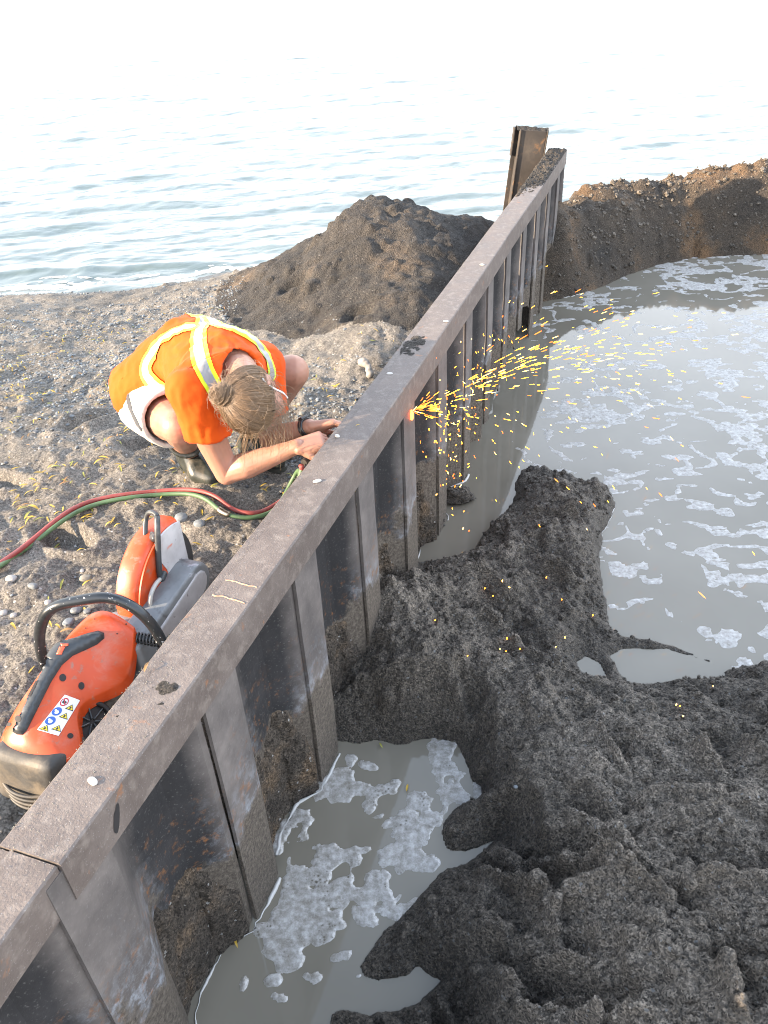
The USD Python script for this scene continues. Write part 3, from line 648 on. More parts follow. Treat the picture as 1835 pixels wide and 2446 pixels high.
def pile(c, bottom, cutoff=None):
    """Plan profile from interlock c to the next; t runs out to the right."""
    th_ = 0.010
    out = [(0.001, 0.0), (0.132, 0.0), (0.150, -0.004), (0.236, -0.079), (0.252, -0.084), (0.372, -0.084), (0.388, -0.079), (0.458, -0.024), (0.472, -0.0128), (0.4925, -0.0125)]
    inn = [(a, b - th_) for a, b in reversed(out)]
    prof = np.array(out + inn)
    zs = np.r_[np.linspace(BT - BH - 0.001, BT - BH + 0.09, 2)[::-1], np.linspace(BT - BH - 0.02, bottom, 26)]
    n, m = len(zs), len(prof)
    V_ = []
    for k, z in enumerate(zs):
        zz = np.full(m, z)
        if k == n - 1 and cutoff is not None:
            zz = bottom + cutoff * np.array([0.3, 0.0, 0.1, 0.55, 0.7, 1.0, 0.9, 0.2, 0.1, 0.0] + [0.0, 0.1, 0.2, 0.9, 1.0, 0.7, 0.55, 0.1, 0.0, 0.3])
        dent = 0.0025 * fbm(np.full(m, z * 5.0), prof[:, 0] * 9 + c * 3, 66)
        V_.append(wall(c + prof[:, 0], prof[:, 1] - 0.004 + dent, zz))
    V_ = np.concatenate(V_)
    f = []
    j = np.arange(m); k2 = (j + 1) % m
    for i in range(n - 1):
        f += [np.c_[i * m + j, i * m + k2, (i + 1) * m + k2], np.c_[i * m + j, (i + 1) * m + k2, (i + 1) * m + j]]
    half = len(out)
    q = np.arange(half - 1)
    f += [np.c_[q, m - 2 - q, q + 1], np.c_[q, m - 1 - q, m - 2 - q]]
    o_ = (n - 1) * m
    f += [o_ + np.c_[q, q + 1, m - 2 - q], o_ + np.c_[q, m - 2 - q, m - 1 - q]]
    t_ = trimesh.Trimesh(V_, np.vstack(f), process=False)
    t_.fix_normals()
    return t_


SHADE_TONE = [.85, .85, .8, .5, .35, -.95, -.9, .45, .75, .85]      # dusty outer faces; pans darkened, the shade under the beam painted in
CR = [-0.865, -0.38, 0.105, 0.602, 1.085, 1.570, 2.045, 2.53, 3.02, 3.51, 4.0, 4.50, 5.0, 5.48, 5.95]
for i, c in enumerate(CR):
    bottom, cut_ = -0.35, None
    if c > 2.4: bottom = -0.3
    if abs(c - 3.51) < .01: bottom, cut_ = 0.05, 0.24
    if abs(c - 4.0) < .01: bottom, cut_ = 0.12, 0.24
    if abs(c - 4.5) < .01: bottom, cut_ = 0.22, 0.20
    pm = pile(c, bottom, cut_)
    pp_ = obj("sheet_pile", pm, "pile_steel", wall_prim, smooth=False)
    du = np.tile(np.array(SHADE_TONE + SHADE_TONE[::-1]), len(pm.vertices) // (2 * len(SHADE_TONE)))
    UsdGeom.PrimvarsAPI(UsdGeom.Mesh(pp_)).CreatePrimvar("shade_tone", Sdf.ValueTypeNames.FloatArray, "vertex").Set(Vt.FloatArray.FromNumpy(du.astype(np.float32)))

# sand left caked in the pans of the near piles
cku = np.array([.236, .252, .372, .388, .458, .480]); ckt = np.array([-.079, -.084, -.084, -.079, -.024, -.012])
for i, c in enumerate(CR[1:7]):
    uu, zz = np.meshgrid(np.linspace(.20, .482, 76), np.linspace(-.05, .55, 130), indexing="ij")
    tt_ = np.interp(uu, np.r_[.132, .150, cku], np.r_[0, -.004, ckt])
    wob = fbm(uu * 9 + c * 5, zz * 4, 301 + i, 4, .6)
    top = .40 + .16 * fbm(uu * 7 + c * 11, uu * 0 + 3.3, 311 + i, 3) - .22 * sstep(.40, .48, uu) - .10 * sstep(.25, .20, uu)
    m_ = sstep(.0, .07, top - zz + .06 * fbm(uu * 30, zz * 22, 321, 3)) * sstep(.20, .235, uu) * sstep(.482, .462, uu)
    th_c = m_ * (.010 + .020 * np.clip(.5 + wob, 0, 1) + .006 * fbm(uu * 45, zz * 32, 322, 3, .65) + .004 * fbm(uu * 110, zz * 90, 323, 2)) - .0035
    nu_, nt_c = np.gradient(uu, axis=0), np.gradient(tt_, axis=0)
    ln = np.hypot(nu_, nt_c)
    P_c = wall(c + uu - nt_c / ln * th_c, tt_ - .004 + nu_ / ln * th_c, 0.0); P_c[..., 2] = zz
    ix = np.arange(uu.size).reshape(uu.shape)
    fcr = np.vstack([np.c_[ix[:-1, :-1].ravel(), ix[1:, :-1].ravel(), ix[1:, 1:].ravel()], np.c_[ix[:-1, :-1].ravel(), ix[1:, 1:].ravel(), ix[:-1, 1:].ravel()]])
    fcr = fcr[(th_c.ravel()[fcr] > -.001).any(1)]
    usd_, inv_ = np.unique(fcr, return_inverse=True)
    obj("caked_sand", (P_c.reshape(-1, 3)[usd_], inv_.reshape(-1, 3)), "crust_sand", wall_prim, smooth=True)

# the post at the far end: a leaning hollow steel section, its open top plugged with sand
def at_y(px, py, y):
    d = FWD + (px - PW / 2) / FPX * RIGHT - (py - PH / 2) / FPX * UP
    return EYE + d * (y / d[1])


q0 = at(1299, 367.5, 1.0)
yp = q0[1] + 0.02
tl, tr, bl = at_y(1245, 310, yp), at_y(1309, 315, yp), at_y(1221, 476, yp)
up_ = tl - bl; up_ /= np.linalg.norm(up_)
ax_ = tr - tl; pw = np.linalg.norm(ax_); ax_ = ax_ - up_ * (ax_ @ up_); ax_ /= np.linalg.norm(ax_)
bk_ = np.cross(up_, ax_)
base = tl - up_ * 1.5
post = xform("steel_post", base, np.stack([ax_, bk_, up_], 1))
tag(post, "upright brown steel post with sand on top beside the far end of the wall", "post")
L_ = 1.5
obj("web", rbox(pw - 0.012, 0.008, L_, 0.003, (pw / 2, 0.006, L_ / 2)), "post_steel", post)
obj("flange", rbox(0.010, 0.085, L_ + 0.004, 0.003, (0, 0.033, L_ / 2)), "post_steel", post)
obj("flange", rbox(0.010, 0.085, L_ + 0.008, 0.003, (pw, 0.033, L_ / 2)), "post_steel", post)
obj("back_plate", rbox(pw + 0.05, 0.010, L_ + 0.016, 0.003, (pw / 2 - 0.012, 0.0815, L_ / 2)), "post_steel", post)
obj("torn_flap", rbox(0.012, 0.05, 0.20, 0.003, (-0.043, 0.052, L_ - 0.09)), "post_steel", post)
gx, gy = np.meshgrid(np.linspace(-0.03, pw + 0.01, 40), np.linspace(0.008, 0.09, 18), indexing="ij")
gz = L_ - 0.008 + 0.024 * np.sin(np.pi * (gy - 0.008) / 0.082) ** 0.7 + 0.012 * fbm(gx * 30, gy * 30, 71)
ix = np.arange(gx.size).reshape(gx.shape)
obj("sand_plug", (np.c_[gx.ravel(), gy.ravel(), gz.ravel()], np.c_[ix[:-1, :-1].ravel(), ix[1:, :-1].ravel(), ix[1:, 1:].ravel(), ix[:-1, 1:].ravel()]), "heap_sand", post, smooth=True)
# ------------------------------------------------------------------ the worker
plain("skin_base", (0.5, 0.3, 0.2), 0.5)
mat("skin", {"g": ("geometry", {}), "n": ("noise_texture", {"scale": 9.0, "detail": 4.0}), "rp": ("rgb_ramp", {"ramp": [(0.3, (0.235, 0.115, 0.075)), (0.5, (0.30, 0.155, 0.105)), (0.72, (0.36, 0.18, 0.13))]}),
             "f": ("noise_texture", {"scale": 240.0, "detail": 2.0}), "bp": ("bump", {"strength": 0.12, "distance": 0.002}),
             "d": ("noise_texture", {"scale": 20.0, "detail": 5.0, "roughness": 0.7}), "dr": ("map_range", {"from_min": 0.60, "from_max": 0.75, "to_min": 0.0, "to_max": 0.5, "clamp": True}), "dm": ("mix", {"color2": (0.12, 0.08, 0.06)}),
             "p": ("principled_bsdf", {"roughness": 0.48, "subsurface_weight": 0.12, "subsurface_scale": 0.01, "subsurface_radius": (1.0, 0.35, 0.2), "specular_ior_level": 0.4})},
    [("g.position", "n.vector"), ("g.position", "f.vector"), ("g.position", "d.vector"), ("n.fac", "rp.fac"), ("d.fac", "dr.value"), ("dr.result", "dm.fac"), ("rp.color", "dm.color1"), ("dm.color", "p.base_color"), ("f.fac", "bp.height"), ("bp.normal", "p.normal")])


def cloth(name, stops, rough=0.85, weave=900.0, sheen=0.2, dirt=None, scale=5.0):
    nodes = {"g": ("geometry", {}), "n": ("noise_texture", {"scale": scale, "detail": 5.0}), "rp": ("rgb_ramp", {"ramp": stops}),
             "w": ("noise_texture", {"scale": weave, "detail": 1.0}), "f": ("noise_texture", {"scale": 28.0, "detail": 3.0}), "ad": ("math", {"math_type": "multiply_add", "value2": 0.15}), "bp": ("bump", {"strength": 0.35, "distance": 0.004}),
             "p": ("principled_bsdf", {"roughness": rough, "sheen_weight": sheen, "specular_ior_level": 0.2})}
    links = [("g.position", "n.vector"), ("g.position", "w.vector"), ("g.position", "f.vector"), ("n.fac", "rp.fac"), ("w.fac", "ad.value1"), ("f.fac", "ad.value3"), ("ad.value", "bp.height"), ("bp.normal", "p.normal")]
    last = "rp.color"
    if dirt:
        nodes["d"] = ("noise_texture", {"scale": dirt[0], "detail": 6.0, "roughness": 0.65}); nodes["dr"] = ("map_range", {"from_min": dirt[1], "from_max": dirt[2], "to_min": 0.0, "to_max": 0.8, "clamp": True}); nodes["dm"] = ("mix", {"color2": dirt[3]})
        links += [("g.position", "d.vector"), ("d.fac", "dr.value"), ("dr.result", "dm.fac"), (last, "dm.color1")]; last = "dm.color"
    links.append((last, "p.base_color"))
    mat(name, nodes, links)


cloth("orange_cloth", [(0.3, (0.50, 0.055, 0.002)), (0.7, (0.58, 0.075, 0.003))], sheen=0.03)
cloth("yellow_tape", [(0.3, (0.46, 0.60, 0.01)), (0.7, (0.52, 0.66, 0.02))], rough=0.6, weave=500.0)
cloth("silver_tape", [(0.3, (0.19, 0.18, 0.178)), (0.7, (0.27, 0.26, 0.255))], rough=0.35, weave=700.0)
cloth("shorts_cloth", [(0.3, (0.33, 0.30, 0.255)), (0.7, (0.45, 0.415, 0.365))], dirt=(7.0, 0.55, 0.75, (0.22, 0.17, 0.12)))
cloth("dark_cloth", [(0.3, (0.02, 0.02, 0.02)), (0.7, (0.04, 0.04, 0.04))])
worn("rubber_boot", [(0.3, (0.016, 0.018, 0.015)), (0.7, (0.04, 0.043, 0.036))], scale=9, rough=(0.25, 0.5), bump=0.1, coord="position", dirt=[(12.0, 0.55, 0.7, (0.10, 0.085, 0.065))])
mat("hair", {"h": ("hair_info", {}), "w": ("white_noise_texture", {"dimensions": "1D"}), "rp": ("rgb_ramp", {"ramp": [(0.0, (0.045, 0.026, 0.014)), (0.4, (0.10, 0.060, 0.032)), (0.75, (0.19, 0.120, 0.065)), (1.0, (0.33, 0.22, 0.125))]}),
             "p": ("principled_bsdf", {"roughness": 0.4, "specular_ior_level": 0.6})},
    [("h.index", "w.w"), ("w.value", "rp.fac"), ("rp.color", "p.base_color")])
plain("dark_hair", (0.045, 0.028, 0.016), 0.6)
plain("watch_black", (0.008, 0.008, 0.009), 0.25)
plain("white_plastic", (0.7, 0.7, 0.7), 0.35)

A = lambda *v: np.array(v, float)
J = dict(pel=A(-.765, 2.735, .955), hipR=A(-.835, 2.67, .935), hipL=A(-.695, 2.80, .935), kneR=A(-.672, 2.36, 1.005), kneL=A(-.325, 2.81, .975), ankR=A(-.765, 2.77, .675), ankL=A(-.53, 2.90, .66),
         mid=A(-.625, 2.63, 1.115), chest=A(-.50, 2.485, 1.145), neck=A(-.443, 2.375, 1.185), head=A(-.383, 2.205, 1.168), shR=A(-.588, 2.295, 1.170), shL=A(-.395, 2.56, 1.11),
         elbR=A(-.526, 2.296, .85), elbL=A(-.395, 2.51, .85), wriR=A(-.275, 2.268, .955), wriL=A(-.235, 2.365, .975))
HF = A(.65, .35, -.67); HF /= np.linalg.norm(HF)
HU = A(.10, -.93, -.35); HU -= HF * (HU @ HF); HU /= np.linalg.norm(HU)
HL = np.cross(HU, HF)


def sph(c, r):
    return m3.Manifold.sphere(float(r), 20).translate([float(a) for a in c])


def chain(*cr):
    """Hulls between successive spheres (centre, radius)."""
    out = []
    for (c0, r0), (c1, r1) in zip(cr[:-1], cr[1:]):
        out.append(m3.Manifold.batch_hull([sph(c0, r0), sph(c1, r1)]))
    return m3.Manifold.batch_boolean(out, m3.OpType.Add)


def lerp(a, b, k, off=(0, 0, 0)):
    return a + (b - a) * k + np.asarray(off, float)


def smoothed(man, edge, it=10, lam=0.5, nu=0.53):
    t = tm(man.refine_to_length(edge))
    t.merge_vertices()
    trimesh.smoothing.filter_taubin(t, lamb=lam, nu=nu, iterations=it)
    return t


def hand(w, d, palm, side, curl, spread=0.0, scale=1.0, thumb=(0.6, 0.5)):
    """Palm and five bent fingers. w: wrist, d: direction of the metacarpals, palm: normal of the palm side, side: +1 thumb on d x palm."""
    d = d / np.linalg.norm(d); palm = palm - d * (palm @ d); palm /= np.linalg.norm(palm)
    x = np.cross(d, palm) * side          # towards the thumb
    P_ = lambda a, b, c: w + scale * (a * d + b * x + c * palm)
    parts = [m3.Manifold.batch_hull([sph(P_(0.005, 0.018, 0), .017 * scale), sph(P_(0.005, -0.016, 0), .016 * scale), sph(P_(0.085, 0.030, 0), .0125 * scale), sph(P_(0.078, -0.032, 0.002), .0115 * scale), sph(P_(0.04, 0.026, 0.006), .016 * scale)])]
    for k, (b, l, r) in enumerate(((0.030, 0.072, .0095), (0.010, 0.080, .0098), (-0.011, 0.075, .0093), (-0.031, 0.060, .0083))):
        p = P_(0.082 - 0.004 * abs(k - 1), b, 0.0); ang = 0.0; prev = (p, r * 1.12 * scale)
        pts = [prev]
        for q, (f_, c_) in enumerate(((0.46, curl[0]), (0.32, curl[1]), (0.24, curl[2]))):
            ang += c_ + 0.06 * (k - 1)
            p = p + scale * l * f_ * (math.cos(ang) * d + math.sin(ang) * palm) + x * spread * 0.004 * (1.5 - k)
            pts.append((p, r * (0.98 - 0.09 * q) * scale))
        parts.append(chain(*pts))
    t0 = P_(0.022, 0.026, 0.008); t1 = P_(0.050, 0.050, 0.022); t2 = t1 + scale * (0.034 * (d * thumb[0] + palm * thumb[1] + x * 0.1)); t3 = t2 + scale * 0.026 * (d * (thumb[0] + .1) + palm * thumb[1] - x * 0.35)
    parts.append(chain((t0, .0155 * scale), (t1, .0125 * scale), (t2, .0108 * scale), (t3, .0088 * scale)))
    return m3.Manifold.batch_boolean(parts, m3.OpType.Add)


up3 = A(0, 0, 1)
body = [
    chain((J["pel"], .125), (J["mid"], .115), (J["chest"], .12), (lerp(J["chest"], J["neck"], .6), .08)),
    m3.Manifold.batch_hull([sph(J["hipR"], .10), sph(J["hipL"], .10), sph(J["pel"], .11)]),
    m3.Manifold.batch_hull([sph(lerp(J["shR"], J["chest"], .15), .06), sph(lerp(J["shL"], J["chest"], .15), .06), sph(J["chest"], .105)]),
    chain((J["neck"], .058), (lerp(J["neck"], J["head"], .55), .056), (J["head"], .06)),
    # legs
    chain((J["hipR"], .098), (lerp(J["hipR"], J["kneR"], .5, (0, 0, -.008)), .083), (lerp(J["hipR"], J["kneR"], .9), .066), (J["kneR"], .063), (lerp(J["kneR"], J["ankR"], .12), .062), (lerp(J["kneR"], J["ankR"], .38, (-.004, .018, -.004)), .062), (lerp(J["kneR"], J["ankR"], .75), .046), (J["ankR"], .040)),
    chain((J["hipL"], .098), (lerp(J["hipL"], J["kneL"], .5, (0, 0, -.008)), .083), (lerp(J["hipL"], J["kneL"], .9), .066), (J["kneL"], .066), (lerp(J["kneL"], J["ankL"], .12), .064), (lerp(J["kneL"], J["ankL"], .38), .060), (lerp(J["kneL"], J["ankL"], .75), .046), (J["ankL"], .040)),
    # arms
    chain((J["shR"], .058), (lerp(J["shR"], J["elbR"], .3), .055), (lerp(J["shR"], J["elbR"], .6, (-.004, 0, 0)), .051), (lerp(J["shR"], J["elbR"], .92), .043), (J["elbR"], .041), (lerp(J["elbR"], J["wriR"], .10, (0, 0, .004)), .043), (lerp(J["elbR"], J["wriR"], .30, (0, -.004, .003)), .046), (lerp(J["elbR"], J["wriR"], .6), .037), (lerp(J["elbR"], J["wriR"], .9), .0275), (J["wriR"], .026)),
    chain((J["shL"], .058), (lerp(J["shL"], J["elbL"], .4), .052), (J["elbL"], .042), (lerp(J["elbL"], J["wriL"], .3), .045), (lerp(J["elbL"], J["wriL"], .65), .035), (lerp(J["elbL"], J["wriL"], .92), .0275), (J["wriL"], .026)),
]
# head: skull, jaw, nose, brow, ears
hp = lambda f, l, u: J["head"] + HF * f + HL * l + HU * u
head = [
    m3.Manifold.batch_hull([sph(hp(-.020, .0, .028), .078), sph(hp(.028, .022, .020), .055), sph(hp(.028, -.022, .020), .055), sph(hp(-.045, 0, .0), .060), sph(hp(.048, .0, -.03), .046)]),
    m3.Manifold.batch_hull([sph(hp(.055, 0.016, -.072), .022), sph(hp(.055, -.016, -.072), .022), sph(hp(.005, .045, -.04), .024), sph(hp(.005, -.045, -.04), .024), sph(hp(.05, 0, -.01), .04)]),
    chain((hp(.085, 0, .012), .010), (hp(.106, 0, -.020), .013), (hp(.093, 0, -.026), .013)),
    chain((hp(.088, 0, -.048), .010), (hp(.080, .018, -.048), .007)), chain((hp(.088, 0, -.048), .010), (hp(.080, -.018, -.048), .007)),
    m3.Manifold.batch_hull([sph(hp(.082, .035, .014), .010), sph(hp(.086, -.0, .012), .012), sph(hp(.082, -.035, .014), .010)]),
]
for sgn in (1, -1):
    head.append(m3.Manifold.batch_hull([sph(hp(-.004, sgn * .074, -.002), .009), sph(hp(-.016, sgn * .084, .012), .009), sph(hp(-.018, sgn * .082, -.018), .008), sph(hp(-.002, sgn * .076, -.030), .008)]))
    head.append(sph(hp(.072, sgn * .032, -.006), .015))
hR = hand(J["wriR"], A(.80, .10, .12), A(.12, .30, -.95), -1, (0.55, 0.9, 0.7), scale=1.0, thumb=(.75, .45))
hL = hand(J["wriL"], A(.78, .10, .05), A(.25, -.55, -.80), 1, (0.35, 0.55, 0.4), scale=1.0, thumb=(.85, .30))
body_m = m3.Manifold.batch_boolean(body + head + [hR, hL], m3.OpType.Add)
person = xform("person")
tag(person, "crouching worker in orange high visibility shirt and pale shorts, bent over behind the beam", "person")
bt = smoothed(body_m, 0.008, 8)
obj("body", bt, "skin", person, smooth=True)


def offset_folds(t, amp, scale, seed):
    v = np.asarray(t.vertices); n = t.vertex_normals
    q = meshkit.fbm(v * scale + seed, 3, seed) - 0.5
    q2 = 1 - np.abs(2 * meshkit.noise(v * A(scale * 1.2, scale * 1.2, scale * .6) + 3 * seed, seed + 5) - 1)
    t.vertices = v + n * (amp * (0.9 * q + 0.7 * (q2 - 0.5)))[:, None]
    return t


# shirt: trunk, short sleeves, hollow at the neck, the sleeve ends and the hem
upv = A(-.25, .30, .92); upv /= np.linalg.norm(upv)
sh = [
    m3.Manifold.batch_hull([sph(J["pel"] + A(-.085, .005, .0), .105), sph(J["hipR"] + A(-.030, .03, .045), .128), sph(J["pel"] + A(-.035, .01, .045), .115), sph(J["hipR"] + A(.0, .01, .07), .085), sph(J["hipL"] + A(-.02, .02, .07), .085), sph(J["mid"] + A(-.03, .035, .015), .135), sph(lerp(J["mid"], J["hipR"], .3, (.06, -.05, -.03)), .10), sph(lerp(J["mid"], J["hipL"], .3, (.07, -.03, -.03)), .10)]),
    m3.Manifold.batch_hull([sph(J["mid"] + A(-.03, .035, .015), .135), sph(J["chest"] + A(-.005, .01, .01), .125), sph(J["chest"] + A(-.09, -.08, .0), .085), sph(J["chest"] + A(.09, .08, -.03), .085), sph(J["mid"] + A(.04, -.04, -.05), .11)]),
    m3.Manifold.batch_hull([sph(lerp(J["shR"], J["chest"], .05, (0, 0, .004)), .074), sph(lerp(J["shL"], J["chest"], .05, (0, 0, .004)), .072), sph(J["chest"] + A(-.005, .01, .012), .12), sph(J["neck"] + A(-.02, .02, .0), .076)]),
    chain((J["shR"], .076), (lerp(J["shR"], J["elbR"], .35, (-.006, 0, 0)), .073), (lerp(J["shR"], J["elbR"], .85, (-.01, 0, 0)), .078)),
    chain((J["shL"], .074), (lerp(J["shL"], J["elbL"], .35), .070), (lerp(J["shL"], J["elbL"], .85), .076)),
]
shirt = m3.Manifold.batch_boolean(sh, m3.OpType.Add)


def trim(man, p, n):
    """Drops what lies beyond the plane through p with normal n."""
    n = np.asarray(n, float) / np.linalg.norm(n)
    return man.trim_by_plane([float(-a) for a in n], float(-(n @ p)))


def cut_end(man, a, b, k, rad, tilt=(0, 0, 0)):
    """Removes a cylinder-like region past point k on the line a-b (a sleeve's or a leg's end)."""
    p = lerp(a, b, k); d = (b - a) / np.linalg.norm(b - a) + np.asarray(tilt, float); d /= np.linalg.norm(d)
    cyl = m3.Manifold.cylinder(0.3, rad, rad, 32)
    R = frame(d, (1, 0.1, 0.2))
    return man - cyl.transform(np.c_[R, p])


shirt = cut_end(shirt, J["shR"], J["elbR"], .52, .12, (-.16, -.08, 0))
shirt = cut_end(shirt, J["shL"], J["elbL"], .60, .10)
inner = m3.Manifold.batch_boolean([chain((lerp(J["shR"], J["elbR"], .2), .060), (lerp(J["shR"], J["elbR"], .9), .066)), chain((lerp(J["shL"], J["elbL"], .2), .058), (lerp(J["shL"], J["elbL"], .9), .064)),
                                  chain((J["neck"] + A(-.03, .05, .005), .066), (lerp(J["neck"], J["head"], .75, (0, 0, .012)), .082))], m3.OpType.Add)
shirt = shirt - inner
st_ = smoothed(shirt, 0.009, 10)
st_ = offset_folds(st_, 0.013, 10.0, 3)
st_ = offset_folds(st_, 0.010, 24.0, 8)
obj("shirt", st_, "orange_cloth", person, smooth=True)


def proj(v):
    d = np.asarray(v) - EYE
    z = d @ FWD
    return np.c_[PW / 2 + FPX * (d @ RIGHT) / z, PH / 2 - FPX * (d @ UP) / z]


def clip_iso(v, f, g, lo):
    """Keeps the part of a triangle mesh where the per-vertex value g is at least lo, cutting triangles exactly."""
    v = [tuple(p) for p in v]; g = list(g - lo); out = []; cache = {}
    n = len(v)
    def mid(a, b):
        k = (min(a, b), max(a, b))
        if k not in cache:
            t = g[a] / (g[a] - g[b]); cache[k] = len(v)
            v.append(tuple(np.asarray(v[a]) * (1 - t) + np.asarray(v[b]) * t)); g.append(0.0)
        return cache[k]
    for tri in f:
        ins = [g[i] >= 0 for i in tri]
        c = sum(ins)
        if c == 3: out.append(tuple(tri))
        elif c:
            a, b, c_ = tri
            for _ in range(3):
                if (g[a] >= 0) if c == 1 else (g[a] < 0): break
                a, b, c_ = b, c_, a
            if c == 1: out.append((a, mid(a, b), mid(a, c_)))
            else:
                m1, m2 = mid(a, b), mid(a, c_); out.append((m1, b, c_)); out.append((m1, c_, m2))
    return np.array(v), np.array(out, int).reshape(-1, 3)


def band(t, curve, half0, half1, lift, closed=False):
    """The strip of surface t whose distance from the curve lies between half0 and half1, lifted off it and given an edge."""
    c = np.asarray(curve)
    c = spline(c, 160) if not closed else c
    v = np.asarray(t.vertices) + t.vertex_normals * lift; f = np.asarray(t.faces)
    dd, ix = cKDTree(c).query(v)
    near = (dd[f] < half1 + 0.03).any(1)
    f = f[near]
    used, inv = np.unique(f, return_inverse=True)
    v, f, dd = v[used], inv.reshape(-1, 3), dd[used]
    v2, f2 = clip_iso(v, f, -dd, -half1)
    if half0 > 0 and len(f2):
        d2 = cKDTree(c).query(v2)[0]
        v2, f2 = clip_iso(v2, f2, d2, half0)
    return trimesh.Trimesh(v2, f2, process=False)


inter = trimesh.ray.ray_triangle.RayMeshIntersector(st_)


def onto(pixels):
    """Points of the shirt's surface under photograph pixels of the worker's close-up."""
    out = []
    for zx, zy in pixels:
        px, py = 200 + zx / 2.37, 700 + zy / 2.37
        d = FWD + (px - PW / 2) / FPX * RIGHT - (py - PH / 2) / FPX * UP
        loc, ri, ti = inter.intersects_location([EYE], [d / np.linalg.norm(d)])
        if len(loc):
            out.append(loc[np.argmin(np.linalg.norm(loc - EYE, axis=1))])
    return np.array(out)


strapR = onto([(740, 540), (690, 450), (655, 340), (650, 250), (665, 190), (685, 150)])
strapL = onto([(1062, 470), (1045, 390), (985, 285), (900, 222), (800, 190), (735, 165)])
waist = onto([(610, 195), (520, 222), (440, 280), (385, 350), (355, 430), (385, 500), (440, 540)])
print("straps", len(strapR), len(strapL), len(waist))
BANDS = [c for c in (strapR, strapL, waist) if len(c) >= 3]
BANDS[0] = np.vstack([BANDS[0], BANDS[0][-1] + A(-.05, .07, -.02), BANDS[0][-1] + A(-.10, .14, -.07)])
BANDS[1] = np.vstack([BANDS[1], BANDS[1][-1] + A(-.06, .06, -.02)])
for k, c in enumerate(BANDS):
    lift = 0.0024 + 0.0012 * k
    for nm, a, b, mt, li in (("yellow_tape", 0.0, 0.030, "yellow_tape", lift), ("reflective_tape", 0.0, 0.017, "silver_tape", lift + 0.0009)):
        b_ = band(st_, c, a, b, li)
        if len(b_.faces):
            obj(nm, b_, mt, person, smooth=True)

# shorts
so = [chain((J["hipR"] + A(0, 0, .0), .125), (lerp(J["hipR"], J["kneR"], .55), .108), (lerp(J["hipR"], J["kneR"], .95), .095)),
      chain((J["hipL"], .125), (lerp(J["hipL"], J["kneL"], .55), .105), (lerp(J["hipL"], J["kneL"], .95), .092)),
      m3.Manifold.batch_hull([sph(J["hipR"] + A(-.015, .01, 0), .122), sph(J["hipL"] + A(-.02, .02, 0), .122), sph(J["pel"] + A(-.01, 0, .03), .12)])]
shorts = m3.Manifold.batch_boolean(so, m3.OpType.Add)
shorts = cut_end(shorts, J["hipR"], J["kneR"], .70, .14)
shorts = cut_end(shorts, J["hipL"], J["kneL"], .82, .14)
shorts = shorts - m3.Manifold.batch_boolean([chain((lerp(J["hipR"], J["kneR"], .45), .090), (lerp(J["hipR"], J["kneR"], 1.0), .088)), chain((lerp(J["hipL"], J["kneL"], .5), .090), (lerp(J["hipL"], J["kneL"], 1.0), .086))], m3.OpType.Add)
sot = offset_folds(smoothed(shorts, 0.010, 8), 0.008, 12.0, 9)
shorts_p = obj("shorts", sot, "shorts_cloth", person, smooth=True)
inter2 = trimesh.ray.ray_triangle.RayMeshIntersector(sot)
line = []
for zx, zy in ((250, 590), (262, 640), (285, 700), (318, 765)):
    d = FWD + (200 + zx / 2.37 - PW / 2) / FPX * RIGHT - (700 + zy / 2.37 - PH / 2) / FPX * UP
    loc, _, _ = inter2.intersects_location([EYE], [d / np.linalg.norm(d)])
    if len(loc): line.append(loc[np.argmin(np.linalg.norm(loc - EYE, axis=1))])
print("side stripe", len(line))
if len(line) >= 3:
    obj("side_stripe", band(sot, np.array(line), 0, 0.013, 0.002), "dark_cloth", shorts_p, smooth=True)

# rubber boots
for s_, an, kn, toe in (("R", J["ankR"], J["kneR"], A(.075, -.10, 0)), ("L", J["ankL"], J["kneL"], A(.10, -.10, 0))):
    gz_ = float(ground_at(an[0], an[1])[0])
    f_ = toe / np.linalg.norm(toe); rt = np.cross(f_, up3)
    fl = A(an[0], an[1], gz_ - 0.006)
    foot = m3.Manifold.batch_hull([sph(fl - f_ * .055 + up3 * .040, .040), sph(fl + f_ * .10 + rt * .024 + up3 * .038, .038), sph(fl + f_ * .10 - rt * .024 + up3 * .038, .038), sph(fl + f_ * .150 + up3 * .030, .031), sph(fl + up3 * .085, .042)])
    top = lerp(an, kn, .52)
    shaft = chain((fl - f_ * .012 + up3 * .06, .047), (an + up3 * .03, .050), (lerp(an, kn, .45), .066))
    boot = m3.Manifold.batch_boolean([foot, shaft], m3.OpType.Add)
    boot = cut_end(boot, an, kn, .44, .12) - chain((an + up3 * .05, .043), (lerp(an, kn, .6), .062))
    b_t = offset_folds(smoothed(boot, 0.008, 8), 0.006, 14.0, 12)
    bp_ = obj("boot", b_t, "rubber_boot", person, smooth=True)
    sole = m3.Manifold.batch_hull([m3.Manifold.cylinder(.022, .040, .040, 24).translate(list(fl - f_ * .055)), m3.Manifold.cylinder(.022, .044, .044, 24).translate(list(fl + f_ * .10)), m3.Manifold.cylinder(.022, .030, .030, 24).translate(list(fl + f_ * .155))]).translate([0, 0, -.012])
    obj("sole", tm(sole), "rubber_boot", bp_)

